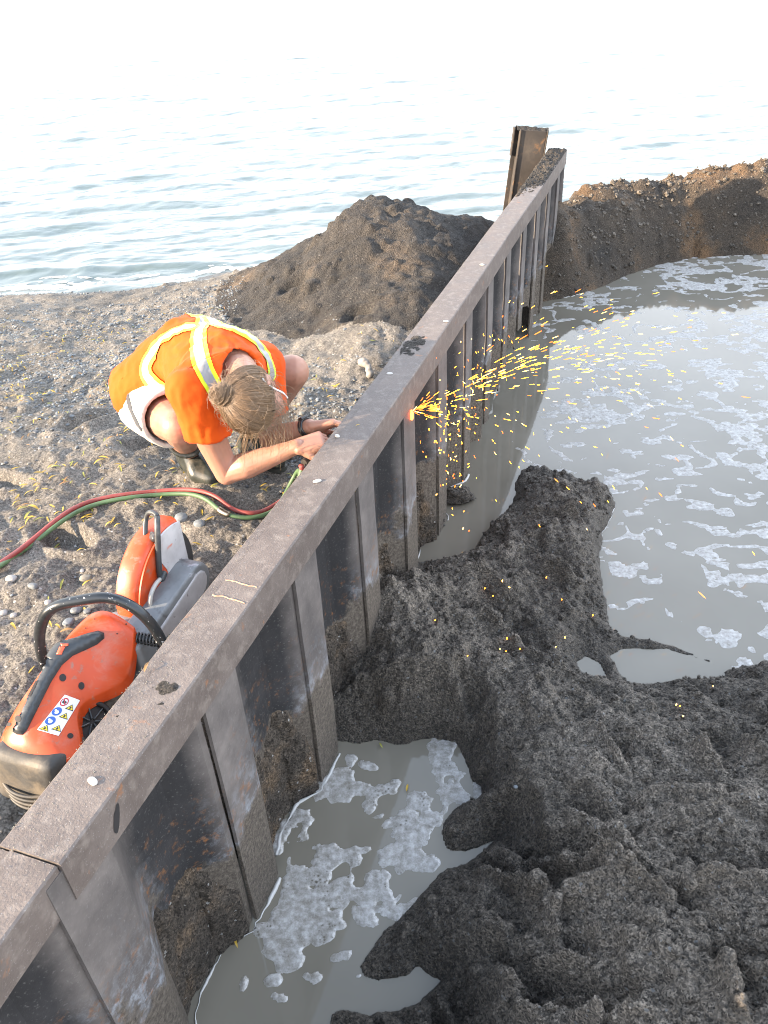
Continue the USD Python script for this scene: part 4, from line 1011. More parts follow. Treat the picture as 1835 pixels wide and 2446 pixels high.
# watch on the far wrist, spectacle arm over the ear
wd = (J["wriL"] - J["elbL"]) / np.linalg.norm(J["wriL"] - J["elbL"])
Rw = frame(wd, up3)
ang = np.linspace(0, 2 * np.pi, 40, endpoint=False)
wc = lerp(J["elbL"], J["wriL"], .93)
watch = obj("watch", tube(np.array([wc + Rw @ A(.031 * math.cos(a), .029 * math.sin(a), 0) for a in ang]), 0.0045, 8, closed=True), "watch_black", person, smooth=True)
strapm = []
for off in (-.007, 0.007):
    strapm.append(tube(np.array([wc + Rw @ A(.031 * math.cos(a), .029 * math.sin(a), off) for a in ang]), 0.0045, 8, closed=True))
obj("strap", cat(strapm), "watch_black", watch, smooth=True)
obj("dial", tm(rbox(.010, .030, .026, .004).transform(np.c_[Rw, wc + Rw @ A(.035, 0, 0)])), "watch_black", watch)
for sgn in (1, -1):
    obj("spectacle_arm", tube(spline([hp(.080, sgn * .068, .004), hp(.03, sgn * .081, .010), hp(-.02, sgn * .086, .016), hp(-.035, sgn * .084, .0)], 20), .0026, 8), "white_plastic", person, smooth=True)

# hair: a scalp layer, strands combed back to a small bun, loose wisps
AX = A(.088, .083, .108)
cen = hp(-.016, 0, .010)
bun_d = A(-.92, -.10, .25); bun_d /= np.linalg.norm(bun_d)
toW = lambda q: cen + HF * (q[..., :1]) + HL * (q[..., 1:2]) + HU * (q[..., 2:3])
ico = trimesh.creation.icosphere(4)
iv = ico.vertices
hl_ = 0.60 + 0.0 * iv[:, 0]
scalp = lambda q: (q[:, 0] < 0.30 + 0.55 * np.clip(q[:, 2], -.2, 1)) & (q[:, 2] > -0.62 - 0.25 * q[:, 0])
mk = scalp(iv)
MATS["hair_cap"] = MATS["dark_hair"]
cap_v = toW(iv * (AX * (1.0 + 0.02 * meshkit.noise(iv * 7, 3)[:, None])))
cf = ico.faces[mk[ico.faces].all(1)]
hair_o = obj("hair", trimesh.Trimesh(cap_v, cf, process=False), "hair_cap", person, smooth=True)
rg = np.random.default_rng(5)
curves, wid = [], []


def strand(pts, w0, w1):
    curves.append(np.asarray(pts)); wid.append(np.linspace(w0, w1, len(pts)))


start = rg.normal(size=(11000, 3)); start /= np.linalg.norm(start, axis=1, keepdims=True)
start = start[scalp(start)][:5200]
for q in start:
    om = math.acos(np.clip(q @ bun_d, -1, 1))
    if om < 0.05: continue
    ts = np.linspace(0, 1, 14)
    lift = 1.015 + rg.uniform(0, 0.055)
    path = (np.sin((1 - ts) * om)[:, None] * q + np.sin(ts * om)[:, None] * bun_d) / math.sin(om)
    clump = np.floor((math.atan2(q[1], q[2]) + 4) * 9); cr2 = np.random.default_rng(int(clump) + 7)
    path += (rg.normal(size=3) * 0.035 + cr2.normal(size=3) * .07) * np.sin(ts * np.pi)[:, None]
    path /= np.linalg.norm(path, axis=1, keepdims=True)
    bulge = 1 + 0.05 * np.sin(ts * np.pi) * rg.uniform(0.2, 1.0)
    strand(toW(path * AX * ((lift + .05 * cr2.random() * np.sin(ts * np.pi)) * bulge)[:, None]), 0.0012, 0.0009)
bc = toW((bun_d * AX * 1.16)[None])[0] ; bdir = HF * bun_d[0] + HL * bun_d[1] + HU * bun_d[2]
Rb = frame(bdir, HU)
for k in range(1300):
    a0 = rg.uniform(0, 2 * np.pi); rr0 = rg.uniform(.003, .030); h0 = rg.uniform(-.012, .030); ln = rg.uniform(1.2, 3.4)
    ts = np.linspace(0, 1, 10)
    ph = a0 + ln * ts
    r_ = rr0 + .005 * np.sin(6 * ts + a0) + (rg.uniform(.005, .03) * ts ** 3 if rg.random() < .35 else 0)
    env = np.sqrt(max(0.1, 1 - (h0 / .036) ** 2))
    pts = bc + (Rb @ np.stack([r_ * env * np.cos(ph), r_ * env * np.sin(ph), h0 + .008 * np.sin(3 * ts + k)])).T
    strand(pts, 0.0011, 0.0007)
for k in range(260):                                      # flyaways and hanging fringe
    q = rg.normal(size=3); q[0] = abs(q[0]) * 0.8 + .15; q[2] = q[2] * .6 + .1; q /= np.linalg.norm(q)
    p0 = toW((q * AX * 1.03)[None])[0]
    o_ = HF * q[0] + HL * q[1] + HU * q[2]
    ts = np.linspace(0, 1, 9)[:, None]
    L__ = rg.uniform(.03, .105); cl_ = np.random.default_rng(900 + int(9 * q[1] + 20)).normal(size=3)
    strand(p0 + o_ * ts * L__ * .45 + (A(0, 0, -L__) + cl_ * .022 + rg.normal(size=3) * .010) * ts ** 1.6 + cl_ * .012 * np.sin(ts * 4) + HF * .02 * np.sin(ts * 3), 0.0012, 0.0005)
for k in range(420):
    q = rg.normal(size=3); q /= np.linalg.norm(q)
    if not scalp(q[None])[0]: continue
    p0 = toW((q * AX * 1.04)[None])[0]; o_ = HF * q[0] + HL * q[1] + HU * q[2]
    tdir = np.cross(o_, rg.normal(size=3)); tdir /= np.linalg.norm(tdir)
    ts = np.linspace(0, 1, 9)[:, None]; L__ = rg.uniform(.03, .08)
    strand(p0 + tdir * L__ * ts + o_ * rg.uniform(.006, .024) * np.sin(ts * np.pi * .9), 0.0010, 0.0005)


def hair_curves(name, parent):
    pp = str(parent.GetPath()); path = f"{pp}/{numbered(pp, name)}"
    c = UsdGeom.BasisCurves.Define(stage, path)
    c.CreateTypeAttr("linear")
    c.CreatePointsAttr(Vt.Vec3fArray.FromNumpy(np.vstack(curves).astype(np.float32)))
    c.CreateCurveVertexCountsAttr(Vt.IntArray.FromNumpy(np.array([len(k) for k in curves], np.int32)))
    c.CreateWidthsAttr(Vt.FloatArray.FromNumpy(np.concatenate(wid).astype(np.float32)))
    c.SetWidthsInterpolation("vertex")
    UsdShade.MaterialBindingAPI.Apply(c.GetPrim()).Bind(MATS["hair"])
    return c.GetPrim()


hair_curves("hair_strands", hair_o)

# cutting torch in his hands, mostly behind the beam
plain("torch_steel", (0.35, 0.30, 0.22), 0.35, 1.0)
plain("torch_handle", (0.10, 0.09, 0.08), 0.4, 0.6)
torch = xform("cutting_torch")
tag(torch, "gas cutting torch held low behind the beam by the worker", "torch")
h0, h1 = J["wriR"] + A(.02, -.03, -.045), J["wriL"] + A(.085, .06, -.055)
tip = np.r_[wall(np.array(2.12), np.array(-.16)), 0.86]
obj("handle", tube(np.linspace(h0, h1, 6), .012, 14), "torch_handle", torch, smooth=40)
obj("gas_tube", tube(spline([h1, lerp(h1, tip, .5, (-.01, 0, .012)), tip], 20), .005, 8), "torch_steel", torch, smooth=True)
obj("gas_tube", tube(spline([h1 + A(0, 0, -.014), lerp(h1, tip, .5, (-.01, 0, -.006)), tip + A(0, 0, -.012)], 20), .005, 8), "torch_steel", torch, smooth=True)
obj("nozzle", tube([tip + A(-.02, .0, .0), tip + A(.02, .0, -.012), tip + A(.045, -.01, -.02)], np.array([.013, .012, .006]), 14), "torch_steel", torch, smooth=40)
# ------------------------------------------------------------------ cut-off saw lying beside the beam
worn("saw_orange", [(0.3, (0.40, 0.040, 0.005)), (0.55, (0.45, 0.052, 0.007)), (0.8, (0.46, 0.085, 0.025))], scale=9.0, rough=(0.3, 0.6), bump=0.06, bscale=300.0, spec=0.5, dirt=[(11.0, 0.56, 0.90, (0.36, 0.17, 0.12)), (38.0, 0.60, 0.72, (0.22, 0.11, 0.075)), (90.0, 0.70, 0.74, (0.10, 0.07, 0.06))], coord="position")
worn("saw_dusty", [(0.25, (0.30, 0.29, 0.29)), (0.6, (0.44, 0.43, 0.43)), (0.85, (0.50, 0.48, 0.48))], scale=16.0, rough=(0.55, 0.8), bump=0.15, coord="position", dirt=[(15.0, 0.66, 0.74, (0.50, 0.12, 0.05)), (40.0, 0.62, 0.7, (0.16, 0.15, 0.15))])
worn("saw_grey", [(0.3, (0.12, 0.127, 0.13)), (0.7, (0.20, 0.21, 0.215))], scale=12.0, rough=(0.4, 0.65), bump=0.15, coord="position", dirt=[(22.0, 0.58, 0.7, (0.09, 0.09, 0.09)), (14.0, 0.6, 0.72, (0.40, 0.40, 0.42))])
worn("saw_black", [(0.3, (0.016, 0.018, 0.019)), (0.7, (0.035, 0.038, 0.040))], scale=12.0, rough=(0.3, 0.55), bump=0.12, coord="position", dirt=[(16.0, 0.58, 0.75, (0.11, 0.105, 0.10))])
worn("saw_filter", [(0.3, (0.022, 0.020, 0.018)), (0.7, (0.05, 0.046, 0.04))], scale=10.0, rough=(0.5, 0.8), bump=0.2, coord="position", dirt=[(12.0, 0.48, 0.68, (0.095, 0.075, 0.052))])
worn("handle_tube", [(0.3, (0.008, 0.010, 0.011)), (0.7, (0.016, 0.018, 0.020))], scale=12.0, rough=(0.18, 0.35), bump=0.05, coord="position", dirt=[(70.0, 0.63, 0.64, (0.5, 0.5, 0.5))])
plain("blade_grey", (0.045, 0.045, 0.045), 0.6, 0.2)
plain("saw_hose", (0.36, 0.35, 0.32), 0.45)
plain("hole_dark", (0.014, 0.009, 0.007), 0.7)
plain("label_white", (0.62, 0.62, 0.61), 0.4)
plain("label_blue", (0.03, 0.09, 0.33), 0.45)
plain("label_yellow", (0.68, 0.50, 0.02), 0.45)
plain("label_black", (0.02, 0.02, 0.02), 0.5)
plain("label_red", (0.42, 0.02, 0.03), 0.5)
plain("switch_red", (0.55, 0.08, 0.03), 0.4)

SO = np.r_[wall(np.array(0.44), np.array(-0.45)), 0.600]
SR = np.stack([A(*WD, 0), A(*-WN, 0), up3], 1)          # forward, left, up
saw = xform("cut_off_saw")
tag(saw, "orange petrol cut-off saw with black loop handle resting on sand beside the beam", "power saw")
Ls = lambda *p: SO + SR @ np.asarray(p, float)
LsA = lambda P: SO + np.asarray(P, float) @ SR.T


def put(m):
    m = tm(m) if hasattr(m, "to_mesh") else m
    m = m.copy(); m.vertices = LsA(m.vertices)
    return m


# orange cover: a swept shell with a ridge along its left
kx = np.array([.020, .032, .055, .09, .135, .2, .28, .34, .385, .392])
col = lambda *v: CubicSpline(kx, v)
fH, fy0 = col(.150, .170, .190, .210, .228, .250, .270, .282, .288, .284), col(-.015, -.012, -.005, .010, .016, .018, .012, -.005, -.030, -.032)
fyL, fyR = col(.045, .066, .085, .088, .080, .066, .058, .050, .022, .018), col(-.085, -.105, -.122, -.124, -.092, -.082, -.120, -.118, -.108, -.104)
fEL, fER = col(.130, .132, .134, .138, .150, .165, .19, .225, .262, .262), col(.130, .132, .134, .136, .165, .172, .160, .19, .245, .246)
nx, ny = 90, 61
cx = np.linspace(kx[0], kx[-1], nx); cv = np.linspace(-1, 1, ny)
S_ = np.zeros((nx, ny + 2, 3))
for i, x in enumerate(cx):
    u = np.abs(cv)
    y = np.where(cv < 0, fy0(x) + (fyL(x) - fy0(x)) * u, fy0(x) + (fyR(x) - fy0(x)) * u)
    z = np.where(cv < 0, fEL(x) + (fH(x) - fEL(x)) * (1 - u ** 2.6), fER(x) + (fH(x) - fER(x)) * (1 - u ** 1.75))
    S_[i, 1:-1] = np.c_[np.full(ny, x), y, z]
    S_[i, 0] = (x, y[0] + .002, max(z[0] - .05, .03)); S_[i, -1] = (x, y[-1] - .002, max(z[-1] - .03, .03))
S_[:, 1:-1, 2] -= 0.012 * np.exp(-(((S_[:, 1:-1, 0] - .245) / .055) ** 2 + ((S_[:, 1:-1, 1] + .055) / .035) ** 2))
idx = np.arange(nx * (ny + 2)).reshape(nx, ny + 2)
cvv = S_.reshape(-1, 3)
cfa = [np.c_[idx[:-1, :-1].ravel(), idx[1:, :-1].ravel(), idx[1:, 1:].ravel()], np.c_[idx[:-1, :-1].ravel(), idx[1:, 1:].ravel(), idx[:-1, 1:].ravel()]]
for r, c_ in ((0, 1), (nx - 1, -1)):
    ctr = len(cvv); cvv = np.vstack([cvv, cvv[idx[r]].mean(0) - [0, 0, .02]])
    e = np.c_[idx[r, :-1], idx[r, 1:], np.full(ny + 1, ctr)]
    cfa.append(e)
cover = trimesh.Trimesh(LsA(cvv), np.vstack(cfa), process=False)
cover.fix_normals()
if (cover.face_normals[:, 2] * cover.area_faces).sum() < 0: cover.invert()
cov_p = obj("cover", cover, "saw_orange", saw, smooth=40)
cint = trimesh.ray.ray_triangle.RayMeshIntersector(cover)
cn_tree = cKDTree(cover.vertices)


def on_cover(px, off):
    """Points of the cover under photograph pixels, lifted along its normal."""
    px = np.atleast_2d(px)
    d = FWD + ((px[:, :1] - PW / 2) / FPX) * RIGHT - ((px[:, 1:] - PH / 2) / FPX) * UP
    d /= np.linalg.norm(d, axis=1, keepdims=True)
    loc, ri, ti = cint.intersects_location(np.tile(EYE, (len(px), 1)), d, multiple_hits=True)
    out = np.full((len(px), 3), np.nan); best = np.full(len(px), 1e9)
    for l, r, t in zip(loc, ri, ti):
        k = np.linalg.norm(l - EYE)
        if k < best[r]:
            best[r] = k; out[r] = l
    bad = np.isnan(out[:, 0])
    if bad.any() and not bad.all():
        good = np.where(~bad)[0]
        out[bad] = out[good[cKDTree(px[good]).query(px[bad])[1]]]
    n = cover.vertex_normals[cn_tree.query(out)[1]].copy()
    n[((EYE - out) * n).sum(1) < 0] *= -1
    return out + n * np.broadcast_to(off, len(px))[:, None]


def decal(name, poly, matn, parent, lift=0.001, dome=0.0, ramp=12.0, step=None):
    """A piece moulded onto the cover; poly in photograph pixels."""
    g = sg.Polygon(poly).buffer(0) if not hasattr(poly, "geom_type") else poly
    out_v, out_f, n0 = [], [], 0
    for q in getattr(g, "geoms", [g]):
        x0, y0, x1, y1 = q.bounds
        st = step or max(1.2, (x1 - x0 + y1 - y0) / 60)
        v, f = trimesh.creation.triangulate_polygon(q.segmentize(st), engine="earcut")
        if dome or max(x1 - x0, y1 - y0) > 12:
            from scipy.spatial import Delaunay
            gx, gy = np.meshgrid(np.arange(x0, x1, st), np.arange(y0, y1, st))
            pts = np.c_[gx.ravel(), gy.ravel()]; pts = pts[shapely.contains(q.buffer(-st * .4), shapely.points(pts))]
            v = np.vstack([np.array(q.segmentize(st).exterior.coords)[:-1], *[np.array(r.coords)[:-1] for r in q.segmentize(st).interiors], pts])
            f = Delaunay(v).simplices
            f = f[shapely.contains(q.buffer(1e-6), shapely.points(v[f].mean(1)))]
        ed = shapely.distance(q.boundary, shapely.points(v))
        off = lift + dome * np.sqrt(np.clip(ed / ramp, 0, 1))
        w = on_cover(v, off)
        nrm = np.cross(w[f[:, 1]] - w[f[:, 0]], w[f[:, 2]] - w[f[:, 0]])
        flip = ((EYE - w[f[:, 0]]) * nrm).sum(1) < 0
        f = np.array(f); f[flip] = f[flip][:, ::-1]
        out_v.append(w); out_f.append(f + n0); n0 += len(w)
    return obj(name, (np.vstack(out_v), np.vstack(out_f)), matn, parent, smooth=True)


c2 = lambda P: np.asarray(P, float) / 4.608 + [0, 1440]
ell = lambda x, y, a, b, rot=0, n=24: c2(np.c_[x + a * np.cos(np.linspace(0, 2 * np.pi, n, endpoint=False)) * math.cos(rot) - b * np.sin(np.linspace(0, 2 * np.pi, n, endpoint=False)) * math.sin(rot), y + a * np.cos(np.linspace(0, 2 * np.pi, n, endpoint=False)) * math.sin(rot) + b * np.sin(np.linspace(0, 2 * np.pi, n, endpoint=False)) * math.cos(rot)])
grip_poly = sg.Polygon(c2([(140, 1420), (190, 1452), (250, 1455), (300, 1400), (450, 1100), (560, 880), (680, 690), (800, 585), (960, 512), (1070, 460), (1150, 390), (1145, 330), (1080, 305), (960, 335), (800, 390), (690, 420), (600, 500), (540, 600), (440, 800), (330, 1000), (230, 1220), (160, 1370)])).buffer(2).buffer(-2)
grip = decal("rear_handle", grip_poly, "saw_black", saw, 0.001, 0.013, 10.0)
decal("throttle_pad", sg.Polygon(ell(650, 555, 115, 55, -0.75)).buffer(1), "saw_black", grip, 0.0125, 0.002, 5)
decal("stop_switch", c2([(690, 490), (765, 480), (760, 505), (700, 515)]), "switch_red", grip, 0.016, 0.003, 3)
decal("trigger", c2([(680, 520), (730, 515), (690, 595), (640, 600)]), "switch_red", grip, 0.016, 0.003, 3)
decal("throttle_slot", c2([(425, 885), (450, 880), (365, 1055), (335, 1058)]), "hole_dark", grip, 0.0145)
decal("screw_hole", ell(240, 1290, 30, 38), "hole_dark", grip, 0.0143)
for x, y, a, b in ((690, 825, 38, 42), (895, 915, 34, 42), (773, 1465, 34, 30), (95, 1337, 30, 22)):
    decal("screw_hole", ell(x, y, a, b), "hole_dark", cov_p, 0.0012)
for x, y in ((1043, 180), (945, 280), (1388, 236), (1290, 340)):
    decal("pin_hole", ell(x, y, 10, 7), "hole_dark", cov_p, 0.0012)
lab = c2([(712, 1012), (880, 1075), (645, 1465), (408, 1398)])
label = decal("warning_label", lab, "label_white", saw, 0.0010, step=4)


def luv(u, v):
    """Label coordinates: u across its short side, v down its long side."""
    u, v = np.asarray(u, float)[..., None], np.asarray(v, float)[..., None]
    return lab[0] * (1 - u) * (1 - v) + lab[1] * u * (1 - v) + lab[2] * u * v + lab[3] * (1 - u) * v


disc = lambda u, v, r: luv(u + r * np.cos(np.linspace(0, 2 * np.pi, 22, endpoint=False)), v + r * .50 * np.sin(np.linspace(0, 2 * np.pi, 22, endpoint=False)))
tri = lambda u, v, r: luv([u + r, u - r * .9, u - r * .9], [v, v - r * .62, v + r * .62])
for u, v in ((.24, .44), (.26, .70)):
    ic = decal("blue_sign", disc(u, v, .23), "label_blue", label, 0.0016)
    decal("head_symbol", sg.Polygon(disc(u + .02, v + .02, .10)), "label_white", ic, 0.0022)
    decal("mask_symbol", sg.Polygon(disc(u - .09, v - .02, .055)), "label_white", ic, 0.0022)
rs = decal("red_sign", sg.Polygon(disc(.26, .17, .22)).difference(sg.Polygon(disc(.26, .17, .165))), "label_red", label, 0.0016)
decal("machine_symbol", sg.Polygon(luv([.16, .40, .36, .14], [.13, .15, .22, .20])), "label_black", label, 0.0016)
decal("red_bar", sg.Polygon(luv([.12, .15, .42, .38], [.10, .09, .24, .25])), "label_red", rs, 0.0022)
for u, v in ((.74, .26), (.72, .50), (.76, .84), (.26, .92)):
    t_ = tri(u, v, .235)
    t_ = luv([u, u - .24, u + .24], [v - .10, v + .055, v + .055])
    ic = decal("warning_triangle", t_, "label_black", label, 0.0016)
    g_ = sg.Polygon(t_)
    decal("yellow_field", g_.buffer(-1.6), "label_yellow", ic, 0.0022)
    decal("hazard_symbol", sg.Polygon(luv([u - .03, u + .05, u + .03, u - .05], [v - .04, v - .02, v + .035, v + .025])), "label_black", ic, 0.0028)

# engine block, filter cover with ridges, starter
eng = rbox(.38, .130, .09, .02, (.215, -.020, .070)) + rbox(.12, .19, .10, .02, (.36, -.055, .075)) + rbox(.16, .12, .11, .02, (.40, -.02, .15))
en = obj("engine_block", put(eng), "saw_grey", saw, smooth=30)
obj("bolt", put(tm(m3.Manifold.cylinder(.012, .011, .011, 20).transform(np.c_[frame((0, -1, .25), (1, 0, 0)), A(.335, -.148, .105)]))), "saw_black", en)
filt = m3.Manifold.batch_hull([sph((.005, .050, .03), .030), sph((.005, -.085, .03), .030), sph((.024, .045, .128), .028), sph((.024, -.085, .128), .028), sph((.13, .062, .03), .026), sph((.13, -.100, .03), .026), sph((.10, .062, .118), .024), sph((.10, -.102, .118), .024)])
fl_p = obj("filter_cover", put(smoothed(filt, 0.012, 4)), "saw_filter", saw, smooth=True)
for z_ in (.018, .034, .050, .066):
    th_ = np.linspace(-2.2, 2.2, 40)
    ex = 0.0565 + .02 * min(1, z_ / .05)
    pts = np.c_[.005 - (.083 + .1 * z_) * np.cos(th_ * .72) ** .8 if False else .052 - .084 * np.cos(th_ * .70), -.0175 + .100 * np.sin(th_ * .70) / math.sin(2.2 * .70), np.full(40, z_)]
    obj("ridge", put(tube(pts, .0042, 8)), "saw_filter", fl_p, smooth=True)
ring_c, ring_n = A(.165, -.100, .132), A(.02, -.62, .78)
Rr = frame(ring_n, (1, 0, 0))
an = np.linspace(0, 2 * np.pi, 40, endpoint=False)
ringp = np.array([ring_c + Rr @ A(.052 * math.cos(a), .046 * math.sin(a), 0) for a in an])
st_p = obj("starter_housing", put(trimesh.util.concatenate([tube(ringp, .006, 10, closed=True), tm(m3.Manifold.cylinder(.012, .050, .050, 36).scale([1, .9, 1]).transform(np.c_[Rr, ring_c - Rr[:, 2] * .016]))])), "hole_dark", saw, smooth=True)
for k in range(7):
    a = k * 2 * np.pi / 7
    obj("fan_blade", put(rbox(.036, .004, .010, .0015).transform(np.c_[Rr @ np.array([[math.cos(a), -math.sin(a), 0], [math.sin(a), math.cos(a), 0], [0, 0, 1]]), ring_c + Rr @ A(.026 * math.cos(a), .024 * math.sin(a), -.002)])), "saw_black", st_p)

# front loop handle
hpnts = spline([(.312, .168, .07), (.308, .158, .15), (.312, .118, .275), (.326, .078, .325), (.350, .014, .345), (.383, -.06, .345), (.398, -.130, .300), (.396, -.172, .225), (.39, -.186, .15)], 70)
obj("front_handle", put(tube(hpnts, .0145, 18)), "handle_tube", saw, smooth=True)

# blade, guard, belt arm
HUB = A(.650, -.022, .185)
gr, g0, g1 = .192, math.radians(66), math.radians(214)
def sector(r, n=60, a0=g0, a1=g1, inner=0.03):
    aa = np.linspace(a0, a1, n)
    return sg.Polygon(np.vstack([np.c_[r * np.cos(aa), r * np.sin(aa)], np.c_[inner * np.cos(aa[::-1]), inner * np.sin(aa[::-1])]]))
def prism(poly, y0, y1):
    m = trimesh.creation.extrude_polygon(poly, y1 - y0, engine="earcut")
    v = m.vertices.copy()
    m.vertices = np.c_[HUB[0] + v[:, 0], HUB[1] + y0 + v[:, 2], HUB[2] + v[:, 1]]
    m.fix_normals()
    return m
obj("blade", put(prism(sg.Point(0, 0).buffer(.152, 48), -.004, .0)), "blade_grey", saw, smooth=30)
# rim: turned profile with rounded shoulders
pr = np.array([(.10, .034), (gr - .016, .034), (gr - .004, .029), (gr, .018), (gr + .001, -.012), (gr - .004, -.028), (gr - .014, -.036), (.165, -.038), (.165, -.034), (gr - .016, -.031), (gr - .007, -.020), (gr - .006, .014), (gr - .012, .027), (.10, .030)])
aa = np.linspace(g0, g1, 72)
gv = np.concatenate([np.c_[HUB[0] + p[0] * np.cos(aa), np.full(72, HUB[1] + p[1]), HUB[2] + p[0] * np.sin(aa)] for p in pr])
gf = []
for j in range(len(pr)):
    k = (j + 1) % len(pr); i = np.arange(71)
    gf += [np.c_[j * 72 + i, j * 72 + i + 1, k * 72 + i + 1], np.c_[j * 72 + i, k * 72 + i + 1, k * 72 + i]]
tv, tf = trimesh.creation.triangulate_polygon(sg.Polygon(pr), engine="earcut")
kd = cKDTree(pr).query(tv)[1]
gf += [kd[tf] * 72, kd[tf][:, ::-1] * 72 + 71]
gm = trimesh.Trimesh(gv, np.vstack(gf), process=False); gm.fix_normals()
guard = obj("blade_guard", put(gm), "saw_orange", saw, smooth=35)
face = sg.Point(0, 0).buffer(gr - .010, 64).difference(sg.box(.074, -1, 1, 1)).difference(sg.Polygon([(0, -.045), (-.6, -.45), (-.6, -1), (1, -1), (1, -.045)]))
dusty = face.intersection(sg.Polygon([(-.022, -.05), (-.030, .07), (-.052, .12), (-.045, .3), (.3, .3), (.3, -.1)]))
obj("guard_side", put(prism(face.difference(dusty.buffer(.0005)), -.0420, -.0375)), "saw_orange", guard, smooth=30)
obj("guard_side", put(prism(dusty, -.0428, -.0375)), "saw_dusty", guard, smooth=30)
obj("guard_back", put(prism(sector(gr - .012), .0335, .037)), "saw_orange", guard, smooth=30)
arm = m3.Manifold.batch_hull([sph((.37, -.060, .115), .018), sph((.37, -.060, .205), .014), sph((.37, -.118, .115), .018), sph((.37, -.112, .195), .014), *[sph((.665 + .052 * math.cos(a), y, .180 + .052 * math.sin(a)), .012) for a in np.linspace(-1.6, 1.6, 9) for y in (-.062, -.118)]])
arm_p = obj("belt_arm", put(arm), "saw_grey", saw, smooth=30)
obj("belt_cover", put(m3.Manifold.batch_hull([*[sph((.662 + .036 * math.cos(a), -.126, .180 + .036 * math.sin(a)), .008) for a in np.linspace(-1.6, 1.6, 7)], sph((.45, -.126, .135), .008), sph((.45, -.126, .185), .008)])), "saw_dusty", arm_p, smooth=30)


def at_left(px, py, y):
    """The point of the saw's plane at sideways offset y under a photograph pixel, in saw coordinates."""
    d = SR.T @ (FWD + (px - PW / 2) / FPX * RIGHT - (py - PH / 2) / FPX * UP); e = SR.T @ (EYE - SO)
    return e + d * ((y - e[1]) / d[1])


z2 = lambda x, y, off: at_left(x / 2.837, 1180 + y / 2.837, off)
lev = [z2(1085, 560, -.073), z2(1075, 450, -.073), z2(1070, 330, -.073), z2(1066, 220, -.071), z2(1066, 150, -.066)]
lever = obj("guard_lever", put(cat([tube(spline(lev, 20), .0085, 8), tube(spline([z2(1066, 150, -.066), z2(1045, 128, -.052), z2(1008, 128, -.030), z2(992, 160, -.020), z2(985, 230, -.020), z2(984, 290, -.022)], 20), .0072, 8)])), "saw_black", saw, smooth=True)
obj("clamp", put(m3.Manifold.batch_hull([sph(z2(955, 295, .02), .008), sph(z2(1000, 240, .0), .010), sph(z2(1050, 300, -.060), .010), sph(z2(1010, 325, -.015), .010)])), "saw_black", lever, smooth=True)
obj("pivot_bolt", put(m3.Manifold.batch_hull([sph(z2(1108, 545, -.078), .011), sph(z2(1098, 575, -.080), .009)])), "saw_black", lever, smooth=True)
obj("water_hose", put(tube(spline([z2(1085, 578, -.078), z2(1050, 620, -.080), z2(1022, 690, -.082), z2(1018, 760, -.080), z2(1030, 830, -.080)], 30), .0062, 12)), "saw_hose", saw, smooth=True)
# ribbed spring between cover and handle
sp0, sp1 = A(.380, -.085, .222), A(.400, -.200, .205)
sp = obj("damper", put(tube(np.linspace(sp0, sp1, 4), .0085, 12)), "saw_black", saw, smooth=True)
ax0 = (sp1 - sp0); Rsp = frame(ax0, up3); tt = np.linspace(0, 1, 260)
obj("spring", put(tube(np.array([sp0 + ax0 * k + Rsp @ A(.0135 * math.cos(k * 2 * np.pi * 13), .0135 * math.sin(k * 2 * np.pi * 13), 0) for k in tt]), .0026, 6)), "saw_black", sp, smooth=True)
# ------------------------------------------------------------------ twin gas hose
worn("red_rubber", [(0.3, (0.17, 0.028, 0.024)), (0.7, (0.25, 0.050, 0.042))], scale=20, rough=(0.45, 0.7), bump=0.05, coord="position", dirt=[(30.0, 0.6, 0.75, (0.16, 0.12, 0.10))])
worn("green_rubber", [(0.3, (0.050, 0.095, 0.040)), (0.7, (0.085, 0.15, 0.065))], scale=20, rough=(0.45, 0.7), bump=0.05, coord="position", dirt=[(30.0, 0.6, 0.75, (0.16, 0.13, 0.10))])


def hose_line(pts, dz):
    out = []
    for x, y, h in pts:
        p = av(x, y, .60)
        for _ in range(3):
            p = av(x, y, float(ground_at(p[0], p[1])[0]) + h)
        out.append(p + A(0, 0, dz))
    return out


hose = xform("twin_hose")
tag(hose, "red and green twin rubber gas hose snaking over the sand below the worker", "hose")
rl = hose_line([(-160, 1310, .011), (-40, 1245, .011), (0, 1217, .012), (50, 1182, .013), (120, 1125, .014), (190, 1085, .014), (270, 1068, .015), (350, 1060, .015), (430, 1060, .014), (470, 1075, .013), (505, 1100, .013), (545, 1108, .014), (590, 1093, .016), (625, 1070, .03)], 0)
rl += [J["wriR"] + A(-.02, -.10, -.16), J["wriR"] + A(.01, -.05, -.09), h0 + (h0 - h1) * .08]
gl = hose_line([(-160, 1318, .011), (-40, 1250, .011), (0, 1222, .012), (50, 1189, .012), (120, 1136, .011), (190, 1095, .011), (270, 1076, .011), (350, 1068, .011), (425, 1070, .011), (455, 1085, .011), (485, 1108, .011), (530, 1118, .011), (580, 1108, .012), (612, 1075, .03), (634, 1032, .08)], 0)
gl += [J["wriR"] + A(.0, -.05, -.10), h0 + (h0 - h1) * .06 + A(0, 0, -.012)]
obj("red_hose", tube(spline(rl, 240), .0088, 14), "red_rubber", hose, smooth=True)
obj("green_hose", tube(spline(gl, 240), .0082, 14), "green_rubber", hose, smooth=True)
tp = gl[10]
tape = spline(gl, 240)
k_ = int(np.argmin(np.linalg.norm(tape - tp, axis=1)))
obj("hose_clip", tube(tape[k_ - 3:k_ + 4], .0125, 12), "torch_steel", hose, smooth=True)

